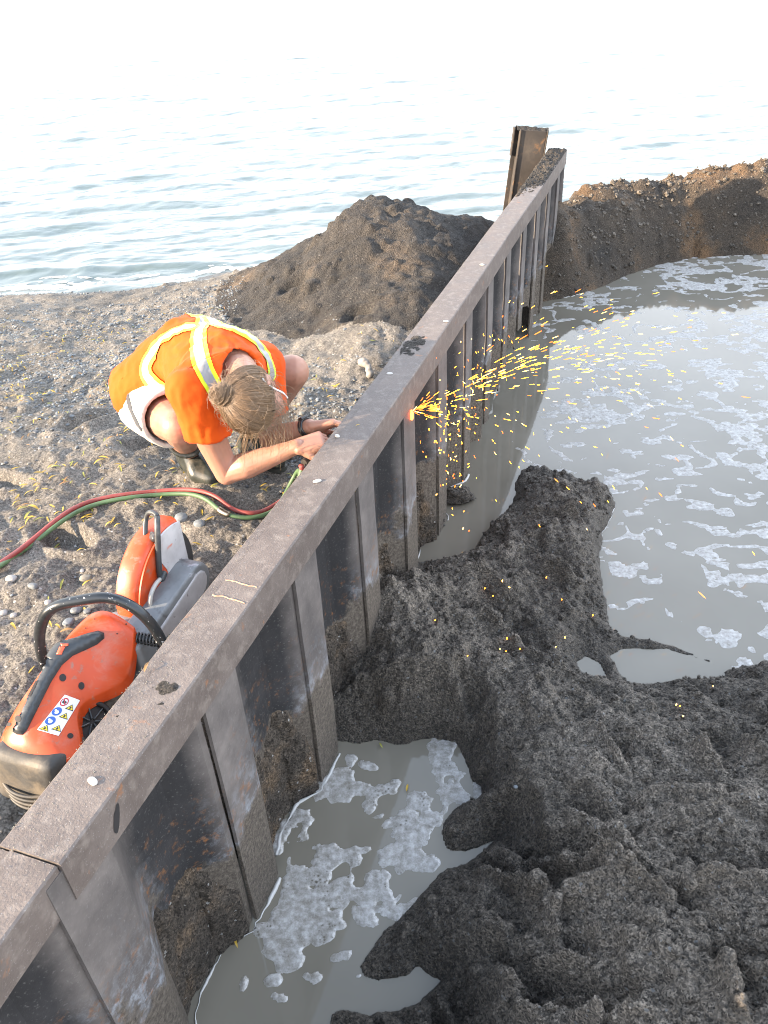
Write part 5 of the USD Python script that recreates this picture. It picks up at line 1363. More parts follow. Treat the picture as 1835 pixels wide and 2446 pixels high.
# ------------------------------------------------------------------ pebbles, gravel, leaves
worn("pebble_grey", [(0.3, (0.075, 0.082, 0.085)), (0.7, (0.14, 0.148, 0.15))], scale=25, rough=(0.5, 0.75), bump=0.1)
worn("pebble_blue", [(0.3, (0.10, 0.112, 0.118)), (0.7, (0.165, 0.178, 0.185))], scale=18, rough=(0.5, 0.75), bump=0.1)
worn("pebble_tan", [(0.3, (0.13, 0.118, 0.09)), (0.7, (0.20, 0.18, 0.145))], scale=18, rough=(0.5, 0.8), bump=0.1)
worn("pebble_pale", [(0.3, (0.18, 0.172, 0.16)), (0.7, (0.27, 0.26, 0.245))], scale=22, rough=(0.5, 0.8), bump=0.1)
worn("pebble_dark", [(0.3, (0.030, 0.032, 0.035)), (0.7, (0.065, 0.068, 0.072))], scale=22, rough=(0.35, 0.7), bump=0.1)
MATR = dict(grey="pebble_grey", blue="pebble_blue", tan="pebble_tan", pale="pebble_pale", dark="pebble_dark")
pr_ = np.random.default_rng(21)


def stone_mesh(a, b, c, seed, sub=3):
    m = trimesh.creation.icosphere(sub)
    v = m.vertices
    v = v * (1 + 0.22 * (meshkit.noise(v * 1.3 + seed * 3.7, seed) - .5) + 0.12 * (meshkit.noise(v * 2.9 + seed, seed + 3) - .5))[:, None]
    v = np.sign(v) * np.abs(v) ** 0.9
    m.vertices = v * A(a, b, c)
    return m


def rotz(a):
    return np.array([[math.cos(a), -math.sin(a), 0], [math.sin(a), math.cos(a), 0], [0, 0, 1.0]])


def on_ground(x, y, start=.6):
    p = av(x, y, start)
    for _ in range(4):
        p = av(x, y, float(ground_at(p[0], p[1])[0]))
    return p


STONES = [  # photo position, half sizes in view pixels, kind, label
    (392, 1120, 14, 12, "blue", "largest rounded blue-grey pebble on the sand beyond the saw guard"),
    (431, 1133, 13, 9, "blue", "flat blue-grey pebble half sunk in sand, right of the largest one"),
    (186, 1252, 14, 8, "tan", "flat tan pebble with a yellow leaf stuck against its lower edge"),
    (148, 1346, 11, 11, "blue", "pale egg-shaped grey pebble framed inside the saw's loop handle"),
    (165, 1320, 12, 9, "grey", "dark grey round pebble just above the egg-shaped one"),
    (189, 1321, 8, 7, "grey", "small dull grey pebble right of the dark round one inside the handle"),
    (67, 1280, 0, 0, "pale", ""),
    (25, 1252, 12, 9, "pale", "pale pebble on open sand at the left picture edge under the hose"),
    (72, 1268, 12, 7, "grey", "greyish flat pebble on sand, right of the pale one at the left edge"),
    (8, 1325, 9, 8, "pale", "white stone cut by the left picture edge, level with the loop handle top"),
    (30, 1330, 8, 6, "pale", "pale pinkish pebble next to the white stone at the left edge"),
    (104, 1302, 8, 6, "pale", "small off-white pebble above the loop handle's left bend"),
    (103, 1316, 7, 5, "grey", "little grey pebble between the off-white one and the loop handle"),
    (178, 1233, 4, 6, "pale", "tiny white upright chip of stone left of the saw guard"),
    (590, 1103, 0, 0, "grey", ""),
    (452, 645, 0, 0, "grey", ""),
    (880, 1000, 0, 0, "grey", ""),
    (1114, 1700, 5, 4, "blue", "small pale blue pebble lying on the dark dug sand"),
]
for x, y, hx, hy, kd_, lab_ in STONES:
    if not hx: continue
    if kd_ == "blue" and x == 1114:
        p = av(x, y, .25)
        for _ in range(4): p = av(x, y, float(ground_at(p[0], p[1])[0]))
    else:
        p = on_ground(x, y)
    d_ = float((p - EYE) @ FWD)
    a = hx * VK / FPX * d_; b = max(hy * VK / FPX * d_ * 1.1, a * .6)
    k = STONES.index((x, y, hx, hy, kd_, lab_))
    o_ = xform("pebble", p + A(0, 0, a * .22), rotz(pr_.uniform(-.4, .4)))
    tag(o_, lab_, "stone")
    obj("stone", stone_mesh(a, b, a * .62, k + 1), MATR[kd_], o_, smooth=True)

# a pale lump of driftwood at the foot of the heap
worn("driftwood", [(0.3, (0.12, 0.108, 0.092)), (0.7, (0.22, 0.20, 0.178))], scale=30, rough=(0.7, 0.9), bump=0.6, bscale=90, bdist=.004, coord="position")
dw0, dw1 = on_ground(778, 790), on_ground(800, 822)
dwp = spline([dw0 + A(0, 0, .02), (dw0 + dw1) / 2 + A(.01, .0, .045), dw1 + A(0, 0, .015)], 30)
dwm = tube(dwp, .020 * (1 + .35 * fbm(np.arange(30) * .35, np.zeros(30), 81)) * np.r_[.5, .8, np.ones(26), .8, .5], 12)
dwm.vertices += dwm.vertex_normals * (0.006 * fbm(dwm.vertices[:, 0] * 60, dwm.vertices[:, 2] * 60 + dwm.vertices[:, 1] * 30, 82))[:, None]
tag(obj("driftwood", dwm, "driftwood", smooth=True), "pale weathered stick of driftwood between the far knee and the beam", "driftwood")


def instancer(name, protos, pos, quat, scale, ids, label, cat_):
    pi = UsdGeom.PointInstancer.Define(stage, f"/World/{numbered('/World', name)}")
    path = str(pi.GetPath())
    UsdGeom.Scope.Define(stage, path + "/kinds")
    for i, (pn, m, mt) in enumerate(protos):
        g = usdkit.mesh(stage, f"{path}/kinds/{pn}", m, MATS[mt], smooth=True)
        pi.GetPrototypesRel().AddTarget(g.GetPath())
    pi.CreatePositionsAttr(Vt.Vec3fArray.FromNumpy(np.asarray(pos, np.float32)))
    pi.CreateOrientationsAttr(Vt.QuathArray([Gf.Quath(float(q[0]), float(q[1]), float(q[2]), float(q[3])) for q in quat]))
    pi.CreateScalesAttr(Vt.Vec3fArray.FromNumpy(np.asarray(scale, np.float32)))
    pi.CreateProtoIndicesAttr(Vt.IntArray.FromNumpy(np.asarray(ids, np.int32)))
    return tag(pi.GetPrim(), label, cat_, kind="stuff")


def quats(n, r, tilt=0.5):
    az = r.uniform(0, 2 * np.pi, n); tl = r.normal(0, tilt, n) / 2; td = r.uniform(0, 2 * np.pi, n)
    q1 = np.c_[np.cos(az / 2), np.zeros((n, 2)), np.sin(az / 2)]
    q2 = np.c_[np.cos(tl), np.sin(tl) * np.cos(td), np.sin(tl) * np.sin(td), np.zeros(n)]
    w1, x1, y1, z1 = q2.T; w2, x2, y2, z2_ = q1.T
    return np.c_[w1 * w2 - x1 * x2 - y1 * y2 - z1 * z2_, w1 * x2 + x1 * w2 + y1 * z2_ - z1 * y2, w1 * y2 - x1 * z2_ + y1 * w2 + z1 * x2, w1 * z2_ + x1 * y2 - y1 * x2 + z1 * w2]


protos = [(f"gravel_{n}", stone_mesh(1, .8, .55, 40 + i, 1), MATR[n]) for i, n in enumerate(("grey", "blue", "tan", "pale", "dark"))]
# shingle on the beach left of the worker, thinning out, and a scatter everywhere
ng = 60000
gx = pr_.uniform(-4.2, 0.2, ng); gy = pr_.uniform(1.2, 7.0, ng)
z_, d_, s_, t_ = height(gx, gy)
zone = 1.0 * np.exp(-(((gx + 1.55) / .95) ** 2 + ((gy - 3.75) / .55) ** 2)) + .8 * np.exp(-(((gx + .28) / .32) ** 2 + ((gy - 3.15) / .42) ** 2)) + .55 * np.exp(-((gy - 4.9) / .7) ** 2) * (gx < -.9) + .75 * sstep(0.7, 0.15, d_) * (gx < -.8) * (gy > 6)
dens = np.clip(zone * (0.2 + 1.2 * vnoise(gx * 3, gy * 3, 91)), 0.005, .75)
ok = (t_ < -.2) & (d_ > 0.02) & (pr_.random(ng) < dens) & ~((np.abs(gx - .1) < .9) & (gy > 4.6))
gx, gy, z_ = gx[ok], gy[ok], z_[ok]
n = len(gx); sc = np.clip(pr_.lognormal(math.log(.0058), .38, n), .003, .015)
ids = pr_.choice(5, n, p=[.37, .30, .11, .04, .18])
instancer("gravel", protos, np.c_[gx, gy, z_ + sc * .15], quats(n, pr_, .25), sc[:, None] * np.ones(3), ids, "blue-grey gravel strewn over the beach", "gravel")
# grains and crumbs on the dark dug sand and the heaps
nc = 80000
cxx = pr_.uniform(-.6, 3.6, nc); cyy = np.exp(pr_.uniform(math.log(.55), math.log(7.6), nc))
z_, d_, s_, t_ = height(cxx, cyy)
ok = (t_ > .02) & (d_ > .015)
clm = vnoise(cxx * 5, cyy * 5, 92)
ok &= pr_.random(nc) < (0.25 + 0.9 * clm)
cxx, cyy, z_ = cxx[ok], cyy[ok], z_[ok]; n = len(cxx)
sc = np.clip(pr_.lognormal(math.log(.0042), .45, n), .002, .014) * np.clip(np.hypot(cxx, cyy) / 2.0, .8, 2.0)
worn("wet_clod", [(0.3, (0.028, 0.027, 0.0255)), (0.7, (0.065, 0.061, 0.057))], scale=40, rough=(0.6, 0.8), bump=0.8, bscale=200, bdist=.004)
def clod_mesh(seed):
    m = trimesh.creation.icosphere(2); v = m.vertices
    m.vertices = v * A(1, .85, .7) * (.75 + .75 * (meshkit.noise(v * 2.1 + seed, seed) - .3) + .45 * (meshkit.noise(v * 4.7 + seed, seed + 1) - .5))[:, None]
    return m


cp = [(f"crumb_{i}", clod_mesh(60 + i), "dug_sand") for i in range(4)]
instancer("sand_crumbs", cp, np.c_[cxx, cyy, z_ + sc * .2], quats(n, pr_, .8), np.where(pr_.random(n) < .0, .5, 1.0)[:, None] * sc[:, None] * np.ones(3) * 1.0, pr_.choice(4, n, p=[.25, .25, .25, .25]), "crumbs of dark wet sand", "sand")

# willow leaves: narrow, curled, yellow
def leaf_mesh(L, W, curl, seed, n=9):
    u = np.linspace(0, 1, n)
    w = W * np.sin(np.pi * u ** .8) ** .8
    zc = curl * L * np.sin(np.pi * u) ; bend = .15 * L * math.sin(seed) * u ** 2
    c = np.c_[(u - .5) * L, bend, zc]
    v = np.concatenate([c + np.c_[np.zeros(n), w / 2, w * .18], c, c + np.c_[np.zeros(n), -w / 2, w * .18]])
    f = []
    for k in range(2):
        i = np.arange(n - 1)
        f += [np.c_[k * n + i, k * n + i + 1, (k + 1) * n + i + 1], np.c_[k * n + i, (k + 1) * n + i + 1, (k + 1) * n + i]]
    return trimesh.Trimesh(v, np.vstack(f), process=False)


def leaf_mat(name, c):
    mat(name, {"d": ("principled_bsdf", {"base_color": c, "roughness": 0.55}), "t": ("translucent_bsdf", {"color": c}), "m": ("mix_closure", {"fac": 0.25})}, [("d.BSDF", "m.closure1"), ("t.BSDF", "m.closure2")], surface="m.closure")


leaf_mat("leaf_yellow", (0.46, 0.30, 0.042)); leaf_mat("leaf_green", (0.26, 0.25, 0.045)); leaf_mat("leaf_brown", (0.26, 0.14, 0.05))
LK = ["leaf_yellow", "leaf_green", "leaf_brown"]
lp = [(f"leaf_{i}", leaf_mesh(1, .17, .05 + .04 * i, i * 1.7), LK[i % 3 if i < 3 else 0]) for i in range(5)]
nl = 9500
lx_ = pr_.uniform(-3.8, .1, nl); ly_ = pr_.uniform(1.3, 5.4, nl)
z_, d_, s_, t_ = height(lx_, ly_)
zl = np.exp(-(((lx_ + 1.6) / .9) ** 2 + ((ly_ - 3.7) / .75) ** 2)) + .5 * np.exp(-(((lx_ + .3) / .3) ** 2 + ((ly_ - 3.1) / .4) ** 2)) + .35 * np.exp(-(((lx_ + 1.3) / .6) ** 2 + ((ly_ - 2.7) / .4) ** 2)) + .06
ok = (t_ < -.22) & (d_ > .1) & (pr_.random(nl) < zl * (.15 + 1.1 * (vnoise(lx_ * 4, ly_ * 4, 95) > .45))) & ~((ly_ > 4.3) & (lx_ > -.9))
lx_, ly_, z_ = lx_[ok], ly_[ok], z_[ok]; n = len(lx_)
sc = pr_.uniform(.020, .046, n)
instancer("leaf_litter", lp, np.c_[lx_, ly_, z_ + .004], quats(n, pr_, .22), sc[:, None] * np.ones(3), pr_.choice(5, n, p=[.34, .16, .16, .17, .17]), "yellow willow leaves scattered over the beach", "leaves")

LEAVES = [(72, 1100, "yellow", "curled yellow leaf on the sand at left, just above its olive neighbour", .055), (64, 1116, "green", "narrow olive leaf lying just below the curled yellow one at left", .05), (190, 1262, "yellow", "bright yellow leaf lying against the flat tan pebble", .035),
          (127, 1356, "yellow", "short yellow leaf left of the egg-shaped pebble inside the loop handle", .03), (150, 1366, "brown", "thin brown leaf below the egg-shaped pebble inside the loop handle", .05), (30, 1356, "yellow", "yellow leaf flat on sand at the left below the pale pinkish pebble", .04),
          (425, 1258, "brown", "orange-brown leaf in the sunlit sand right of the saw blade, nearest the beam", .05), (437, 1264, "yellow", "yellow leaf crossing the orange-brown one right of the saw blade", .055), (418, 1278, "green", "long yellowish leaf lowest of the group right of the saw blade", .05),
          (70, 1040, "yellow", "lone yellow leaf above the red hose at the left", .04), (215, 1000, "yellow", "yellow leaf in front of the crouching worker's boots, left of them", .05), (120, 1013, "green", "greenish leaf on the sand midway between hose and worker at left", .045)]
for k, (x, y, c, lab_, L_l) in enumerate(LEAVES):
    p = on_ground(x, y)
    o_ = obj("leaf", leaf_mesh(L_l * 1.1, L_l * .22, .16, k * 1.3, 13), "leaf_" + c, None, smooth=True)
    xf = UsdGeom.Xformable(o_)
    m = Gf.Matrix4d(1.0); R = rotz(pr_.uniform(0, 6.28))
    for i in range(3): m.SetRow(i, Gf.Vec4d(*map(float, R[:, i]), 0))
    m.SetRow(3, Gf.Vec4d(*map(float, p + A(0, 0, .006)), 1))
    xf.AddTransformOp().Set(m)
    tag(o_, lab_, "leaf")
for x, y, c, lab_, L_l, zb in ((353, 1597 / VK, "brown", "small straw-coloured leaf on the back edge of the beam beside the saw", .03, BT), (855 / VK, 1019 / VK, "yellow", "tiny curled yellow leaf on the beam's top near the worker's hands", .018, BT), (880, 1703, "yellow", "yellow leaf afloat on the small muddy pool between two foam patches", .03, 0.002), (860, 1720, "yellow", "", .02, 0.0), (822, 1612, "green", "pale yellow leaf floating at the pool's far bank near the wall", .026, 0.002), (510, 2040, "yellow", "yellow leaf drifting near the wall in the small pool", .028, 0.002), (696, 2175, "yellow", "", .03, 0)):
    if not lab_: continue
    p = av(x, y, zb) if "beam" not in lab_ or "curled" in lab_ else av(353 / 1.0 * 1.0, 1444, BT)
    if "back edge" in lab_:
        p = at(353, 1597, BT)
    o_ = obj("leaf", leaf_mesh(L_l, L_l * .24, .2, x, 11), "leaf_" + c, None, smooth=True)
    m = Gf.Matrix4d(1.0); R = rotz(pr_.uniform(0, 6.28))
    for i in range(3): m.SetRow(i, Gf.Vec4d(*map(float, R[:, i]), 0))
    m.SetRow(3, Gf.Vec4d(*map(float, p + A(0, 0, .004)), 1))
    UsdGeom.Xformable(o_).AddTransformOp().Set(m)
    tag(o_, lab_, "leaf")

# shell chips and a crust of sand on the beam
plain("shell_white", (0.40, 0.38, 0.35), 0.5)
chips = [(1018, 765, .011), (924, 892, .011), (906, 877, .007), (808, 1040, .010), (757, 1149, .012), (648, 1332, .007), (592, 1398, .005), (1210, 620, .010), (1144, 632, .010), (576, 1430, .004), (578, 1435, .004), (660, 1275, .006), (222, 1866, .014), (327, 1695, .006)]
for k, (x, y, r) in enumerate(chips):
    pass
CH = [(1066, 767, .012, "white oval shell chip on the beam top just above the sparks"), (931, 892, .011, "white shell chip on the beam top beside the smear of sand above the glow"), (806, 1041, .011, "white shell chip on the beam top right beside the worker's hands"), (758, 1149, .013, "coiled white shell on the beam top below the worker's elbow"), (221, 1866, .012, "white angular chip on the sunlit beam top near its joint"), (1152, 632, .012, "pale shell chip high up on the beam top before the sandy stretch")]
for k, (x, y, r, lab_) in enumerate(CH):
    p = at(x, y, BT + .002)
    m_ = stone_mesh(r, r * .62, r * .3, 90 + k, 2)
    o_ = obj("shell_chip", m_, "shell_white", None, smooth=True)
    mm = Gf.Matrix4d(1.0); R = rotz(pr_.uniform(0, 6.28))
    for i in range(3): mm.SetRow(i, Gf.Vec4d(*map(float, R[:, i]), 0))
    mm.SetRow(3, Gf.Vec4d(*map(float, p), 1))
    UsdGeom.Xformable(o_).AddTransformOp().Set(mm)
    tag(o_, lab_, "shell")


def crust(s0, s1, t0, t1, amp, seed, ns, nt_, mask):
    ss, tt = np.meshgrid(np.linspace(s0, s1, ns), np.linspace(t0, t1, nt_), indexing="ij")
    hgt = mask(ss, tt)
    h = amp * (hgt - .35) * (0.6 + .8 * (fbm(ss * 25, tt * 25, seed, 3) + .5)) + amp * .35 * fbm(ss * 70, tt * 70, seed + 1, 2) * (hgt > .2)
    P3 = wall(ss, tt, 0.0); P3[..., 2] = BT + np.minimum(h, amp * 1.6) - .001
    edge = (ss <= s0) | (ss >= s1) | (tt <= t0) | (tt >= t1)
    P3[..., 2][edge] = BT - .004
    ix = np.arange(ss.size).reshape(ss.shape)
    f = np.vstack([np.c_[ix[:-1, :-1].ravel(), ix[1:, :-1].ravel(), ix[1:, 1:].ravel()], np.c_[ix[:-1, :-1].ravel(), ix[1:, 1:].ravel(), ix[:-1, 1:].ravel()]])
    zz = P3.reshape(-1, 3)[:, 2]
    f = f[(zz[f] > BT - .003).any(1)]
    return trimesh.Trimesh(P3.reshape(-1, 3), f[:, ::-1], process=False)


sandy = cat([crust(4.55, 6.34, -BW - .004, 0.001, .030, 101, 420, 34, lambda s, t: sstep(4.6, 5.3, s) * (0.55 + 0.75 * fbm(s * 3, t * 9, 102) + .25) * np.clip(1.25 - ((t + BW / 2) / (BW * .56)) ** 4, 0, 1)),
             crust(2.30, 2.62, -BW, -.01, .012, 103, 90, 40, lambda s, t: np.clip(1.1 - ((s - 2.44) / .13) ** 2 - ((t + .075) / .05) ** 2, 0, 1) * (.5 + .8 * fbm(s * 14, t * 14, 104) + .3)),
             crust(.42, .64, -BW, -.004, .009, 105, 80, 40, lambda s, t: np.clip(1.05 - ((s - .535) / .05 + (t + .04) * 9) ** 2 - ((t + .04) / .045) ** 2, 0, 1) * (.4 + 1.1 * fbm(s * 20, t * 20, 106) + .25))])
tag(obj("sand_on_beam", sandy, "heap_sand", None, smooth=True), "crusts of dark sand lying along the top of the capping beam", "sand", kind="stuff")
# a few fine grains on the beam top
nb = 2200
bs = pr_.uniform(.1, 4.6, nb) ** 1.0; btt = -BW + BW * pr_.beta(.8, 1.1, nb)
keepb = vnoise(bs * 5, btt * 30, 107) + .25 * (btt < -BW + .035) > .52
bs, btt = bs[keepb], btt[keepb]; n = len(bs)
sc = pr_.uniform(.0005, .0015, n)
instancer("grit", [("grain_pale", stone_mesh(1, .8, .6, 71, 1), "pebble_tan"), ("grain_grey", stone_mesh(1, .8, .6, 72, 1), "pebble_tan")], np.c_[wall(bs, btt), np.where(btt < -BW + .034, BT - .0035, BT) + sc * .3], quats(n, pr_, .6), sc[:, None] * np.ones(3), pr_.choice(2, n), "sand grains strewn on the beam top", "sand")

# two clumps of sand stuck to the wall's foot in the big pond
for k, (x, y, r, lab_) in enumerate(((932, 1128, .062, "dark lump of sand in the water at the wall's foot nearest the dug sand"), (990, 1072, .075, "larger dark lump of sand in the water against the wall, farther from the dug sand"))):
    p = av(x, y, .02)
    m_ = trimesh.creation.icosphere(4); v = m_.vertices
    v = v * A(1.0, .8, .62) * r * (1 + .45 * (meshkit.noise(v * 2.2 + k * 3, 5 + k) - .5) + .30 * (meshkit.noise(v * 6 + k, 8) - .5) + .18 * (meshkit.noise(v * 14, 9) - .5))[:, None]
    m_.vertices = v + p
    tag(obj("sand_lump", m_, "dug_sand", None, smooth=True), lab_, "sand")
# ------------------------------------------------------------------ foam on the ponds
def foam_sheet(poly_pts, step, field, z, thick):
    x0, y0 = poly_pts.min(0) - .02; x1, y1 = poly_pts.max(0) + .02
    gx, gy = np.meshgrid(np.arange(x0, x1, step), np.arange(y0, y1, step), indexing="ij")
    g = field(gx, gy)
    h = z + np.clip(g * 0.02, -.003, thick) + np.where(g > 0, .0007 * fbm(gx * 60, gy * 60, 201), 0)
    ins = shapely.contains(sg.Polygon(poly_pts).buffer(.03), shapely.points(gx.ravel(), gy.ravel())).reshape(gx.shape)
    ix = np.arange(gx.size).reshape(gx.shape)
    f = np.vstack([np.c_[ix[:-1, :-1].ravel(), ix[1:, :-1].ravel(), ix[1:, 1:].ravel()], np.c_[ix[:-1, :-1].ravel(), ix[1:, 1:].ravel(), ix[:-1, 1:].ravel()]])
    hv = h.ravel()
    f = f[(hv[f] > z - .0005).any(1) & ins.ravel()[f].all(1)]
    used, inv = np.unique(f, return_inverse=True)
    v = np.c_[gx.ravel(), gy.ravel(), hv][used]
    m = trimesh.Trimesh(v, inv.reshape(-1, 3), process=False)
    m.metadata["density"] = g.ravel()[used]
    return m


def foam_obj(m, label, matn="foam"):
    o_ = obj("foam", m, matn, None, smooth=True)
    UsdGeom.PrimvarsAPI(UsdGeom.Mesh(o_)).CreatePrimvar("density", Sdf.ValueTypeNames.FloatArray, "vertex").Set(Vt.FloatArray.FromNumpy(np.asarray(m.metadata["density"], np.float32)))
    return tag(o_, label, "foam", kind="stuff")


def blobs(pts):
    """Foam field from photographed patches: (x, y, rx, ry) in view pixels on the water."""
    B = []
    for x, y, rx, ry in pts:
        c = av(x, y, 0)[:2]; ex = av(x + rx, y, 0)[:2] - c; ey = av(x, y + ry, 0)[:2] - c
        B.append((c, np.linalg.inv(np.stack([ex, ey], 1))))
    def f(gx, gy):
        wx, wy = gx + .035 * fbm(gx * 9, gy * 9, 211, 3), gy + .035 * fbm(gx * 9, gy * 9, 212, 3)
        g = np.full(gx.shape, -1.0)
        for c, Mi in B:
            u = Mi[0, 0] * (wx - c[0]) + Mi[0, 1] * (wy - c[1]); v = Mi[1, 0] * (wx - c[0]) + Mi[1, 1] * (wy - c[1])
            g = np.maximum(g, 1 - np.sqrt(u * u + v * v))
        return g
    return f


NB = [(650, 1702, 42, 20), (700, 1690, 55, 28), (760, 1712, 45, 22), (795, 1730, 18, 24), (625, 1790, 26, 22), (650, 1765, 24, 16), (600, 1830, 12, 28), (840, 1700, 30, 14), (950, 1640, 22, 30), (962, 1690, 28, 34), (915, 1735, 24, 20), (985, 1715, 22, 16), (1030, 1710, 14, 22),
      (860, 1780, 42, 30), (905, 1800, 36, 24), (850, 1830, 40, 22), (930, 1770, 20, 28), (880, 1855, 22, 22), (910, 1870, 24, 20), (730, 1850, 60, 26), (680, 1880, 52, 30), (640, 1920, 40, 30), (700, 1935, 50, 36), (760, 1920, 36, 24), (650, 1990, 60, 42), (610, 2030, 42, 30), (700, 2000, 44, 36), (640, 2070, 30, 34), (820, 1920, 40, 32), (800, 1975, 46, 24), (850, 1960, 36, 20), (560, 2000, 24, 20), (600, 2110, 16, 14), (900, 1950, 28, 16), (515, 2120, 14, 22), (610, 2155, 12, 8), (670, 2110, 26, 18), (745, 2075, 9, 8), (795, 1925, 30, 30), (880, 1990, 20, 26), (815, 2100, 8, 6), (770, 2120, 6, 5), (672, 1665, 26, 12), (760, 1640, 10, 20), (795, 1650, 14, 8), (730, 1670, 20, 14)]
near_f = blobs(NB)
nz_f = lambda gx, gy: near_f(gx, gy) + .19 + 0.72 * fbm(gx * 20, gy * 20, 213, 4, .6) + .30 * (vnoise(gx * 42, gy * 42, 214) - .5) - .75 * sstep(.60, .80, vnoise(gx * 20, gy * 20, 215))
poly_n = np.array(WATERS[1].exterior.coords)
fo1 = foam_sheet(poly_n[(poly_n[:, 1] > .55)], .0065, lambda x, y: np.where(to_st(x.ravel(), y.ravel())[1].reshape(x.shape) > -.075, nz_f(x, y), -1), 0.0, .005)


def pond_field(gx, gy):
    """Long stringy patches of foam, thicker towards the far bank and the right."""
    s, t = to_st(gx.ravel(), gy.ravel()); t = t.reshape(gx.shape); s = s.reshape(gx.shape)
    wx, wy = gx + .10 * fbm(gx * 3, gy * 3, 221, 3), gy + .10 * fbm(gx * 3, gy * 3, 222, 3)
    strings = 1 - np.abs(2 * vnoise(wx * 5.6, wy * 8.4, 223) - 1)
    patch = vnoise(gx * 2.2 + .3, gy * 2.5, 224)
    small = vnoise(wx * 8, wy * 13, 225)
    cover_ = .165 + .05 * sstep(4.0, 6.2, gy) + .10 * sstep(.8, 2.0, t) * sstep(2.2, 3.6, gy) - .42 * sstep(.35, .12, t) * sstep(5.3, 4.6, s)
    g = np.maximum(strings - 1.02 + cover_ + .42 * (patch - .5), (small - .97 + cover_ * 1.1) * 1.3)
    holes = sstep(.62, .80, vnoise(gx * 22, gy * 28, 226))
    g = g * 1.6 + .30 * fbm(gx * 19, gy * 26, 227, 2) - .42 * holes
    lim = sstep(0.0, .05, g)
    return np.where(t > -.06, g, -1)


poly_b = np.array(WATERS[0].exterior.coords)
fo2 = foam_sheet(poly_b, .013, pond_field, 0.0, .0025)
# the white rim where the water laps at the piles, and at the banks
rims = []
def rim(s0, s1, seed):
    prof_t = lambda s: np.interp((s - .605) % PITCH_P, [0.0, .132, .150, .236, .252, .372, .388, .458, .475, .485], [0, 0, -.004, -.079, -.084, -.084, -.079, -.018, -.006, 0])
    s = np.arange(s0, s1, .006)
    u = (s - .605) % PITCH_P
    t = prof_t(s) + .003 + .024 * sstep(.19, .24, u) * sstep(.475, .45, u) * (s < 2.4) + .004 * fbm(s * 40, s * 0 + seed, 232)
    w = .0012 + .0055 * np.clip(vnoise(s * 14, s * 0 + seed, 231) * 1.7 - .40, 0, 1)
    pts = wall(s, t + w * .4, np.full(len(s), .002))
    return tube(pts, w, 6)
rims.append(rim(.10, .74, 1)); rims.append(rim(.80, 1.22, 2)); rims.append(rim(2.32, 2.46, 3)); rims.append(rim(2.66, 2.72, 4)); rims.append(rim(2.95, 3.10, 5)); rims.append(rim(3.28, 3.34, 6))
q = np.array([WATERS[0].exterior.interpolate(d_).coords[0] for d_ in np.arange(0, WATERS[0].exterior.length, .012)])
for nm_, w_ in (("a", 0), ("b", 1)):
    ext_ = WATERS[w_].exterior
    q = np.array([ext_.interpolate(d_).coords[0] for d_ in np.arange(0, ext_.length, .01)])
    on = (vnoise(q[:, 0] * 2.2, q[:, 1] * 2.2, 233 + w_) > .74) & (to_st(q[:, 0], q[:, 1])[1] > .02)
    k = 0
    while k < len(q):
        if on[k]:
            e = k
            while e < len(q) and on[e]: e += 1
            if e - k > 8:
                sg_ = q[k:e]
                rims.append(tube(np.c_[sg_, np.full(len(sg_), .0015)], np.sin(np.linspace(.1, 3.04, len(sg_))) * .0022 * (.4 + vnoise(sg_[:, 0] * 20, sg_[:, 1] * 20, 234)), 6))
            k = e
        k += 1
foam_obj(fo1, "off-white speckled foam afloat on the near pool beside the wall", "foam_thick")
foam_obj(fo2, "pale stringy foam drifting on the large grey pond")
tag(obj("foam_rim", cat(rims), "foam_rim", None, smooth=True), "thin white foam line where pond water laps at the piles", "foam", kind="stuff")
print("foam", len(fo1.faces), len(fo2.faces))

lkx = np.arange(-5.2, -.75, .01)
lky = np.interp(lkx, np.array(LAKE)[:11, 0], np.array(LAKE)[:11, 1])
def lake_field(gx, gy):
    ed = np.interp(gx, np.array(LAKE)[:13, 0], np.array(LAKE)[:13, 1])
    u = gy - ed + .10 * fbm(gx * 2.2, gy * 2.2, 241)
    band_ = np.exp(-((u - .05) / .05) ** 2) + .8 * np.exp(-((u - .30 - .08 * fbm(gx * 1.2, gx * 0, 242)) / .035) ** 2) * (vnoise(gx * 1.5, gy * 0, 243) > .35) + .5 * np.exp(-((u - .16) / .10) ** 2)
    return band_ - .62 + .55 * fbm(gx * 9, gy * 14, 244, 3) - .35 * sstep(.6, .8, vnoise(gx * 22, gy * 30, 245))
fo3 = foam_sheet(np.array([(-5.6, 6.4), (-.7, 6.8), (-.7, 7.9), (-5.6, 7.6)]), .012, lake_field, .012, .004)
foam_obj(fo3, "thin white wash of foam along the lake's edge")

# ------------------------------------------------------------------ sparks
mat("spark_yellow", {"e": ("emission", {"color": (1.0, 0.34, 0.03), "strength": 1.9})}, [], surface="e.emission")
mat("spark_white", {"e": ("emission", {"color": (1.0, 0.55, 0.12), "strength": 2.1})}, [], surface="e.emission")
mat("spark_red", {"e": ("emission", {"color": (1.0, 0.17, 0.02), "strength": 1.3})}, [], surface="e.emission")
mat("cut_glow", {"e": ("emission", {"color": (1.0, 0.13, 0.015), "strength": 6.0})}, [], surface="e.emission")
cut = np.r_[wall(np.array(2.13), np.array(.004)), .868]
pk = np.random.default_rng(33)
groups = {"spark_yellow": [], "spark_white": [], "spark_red": []}


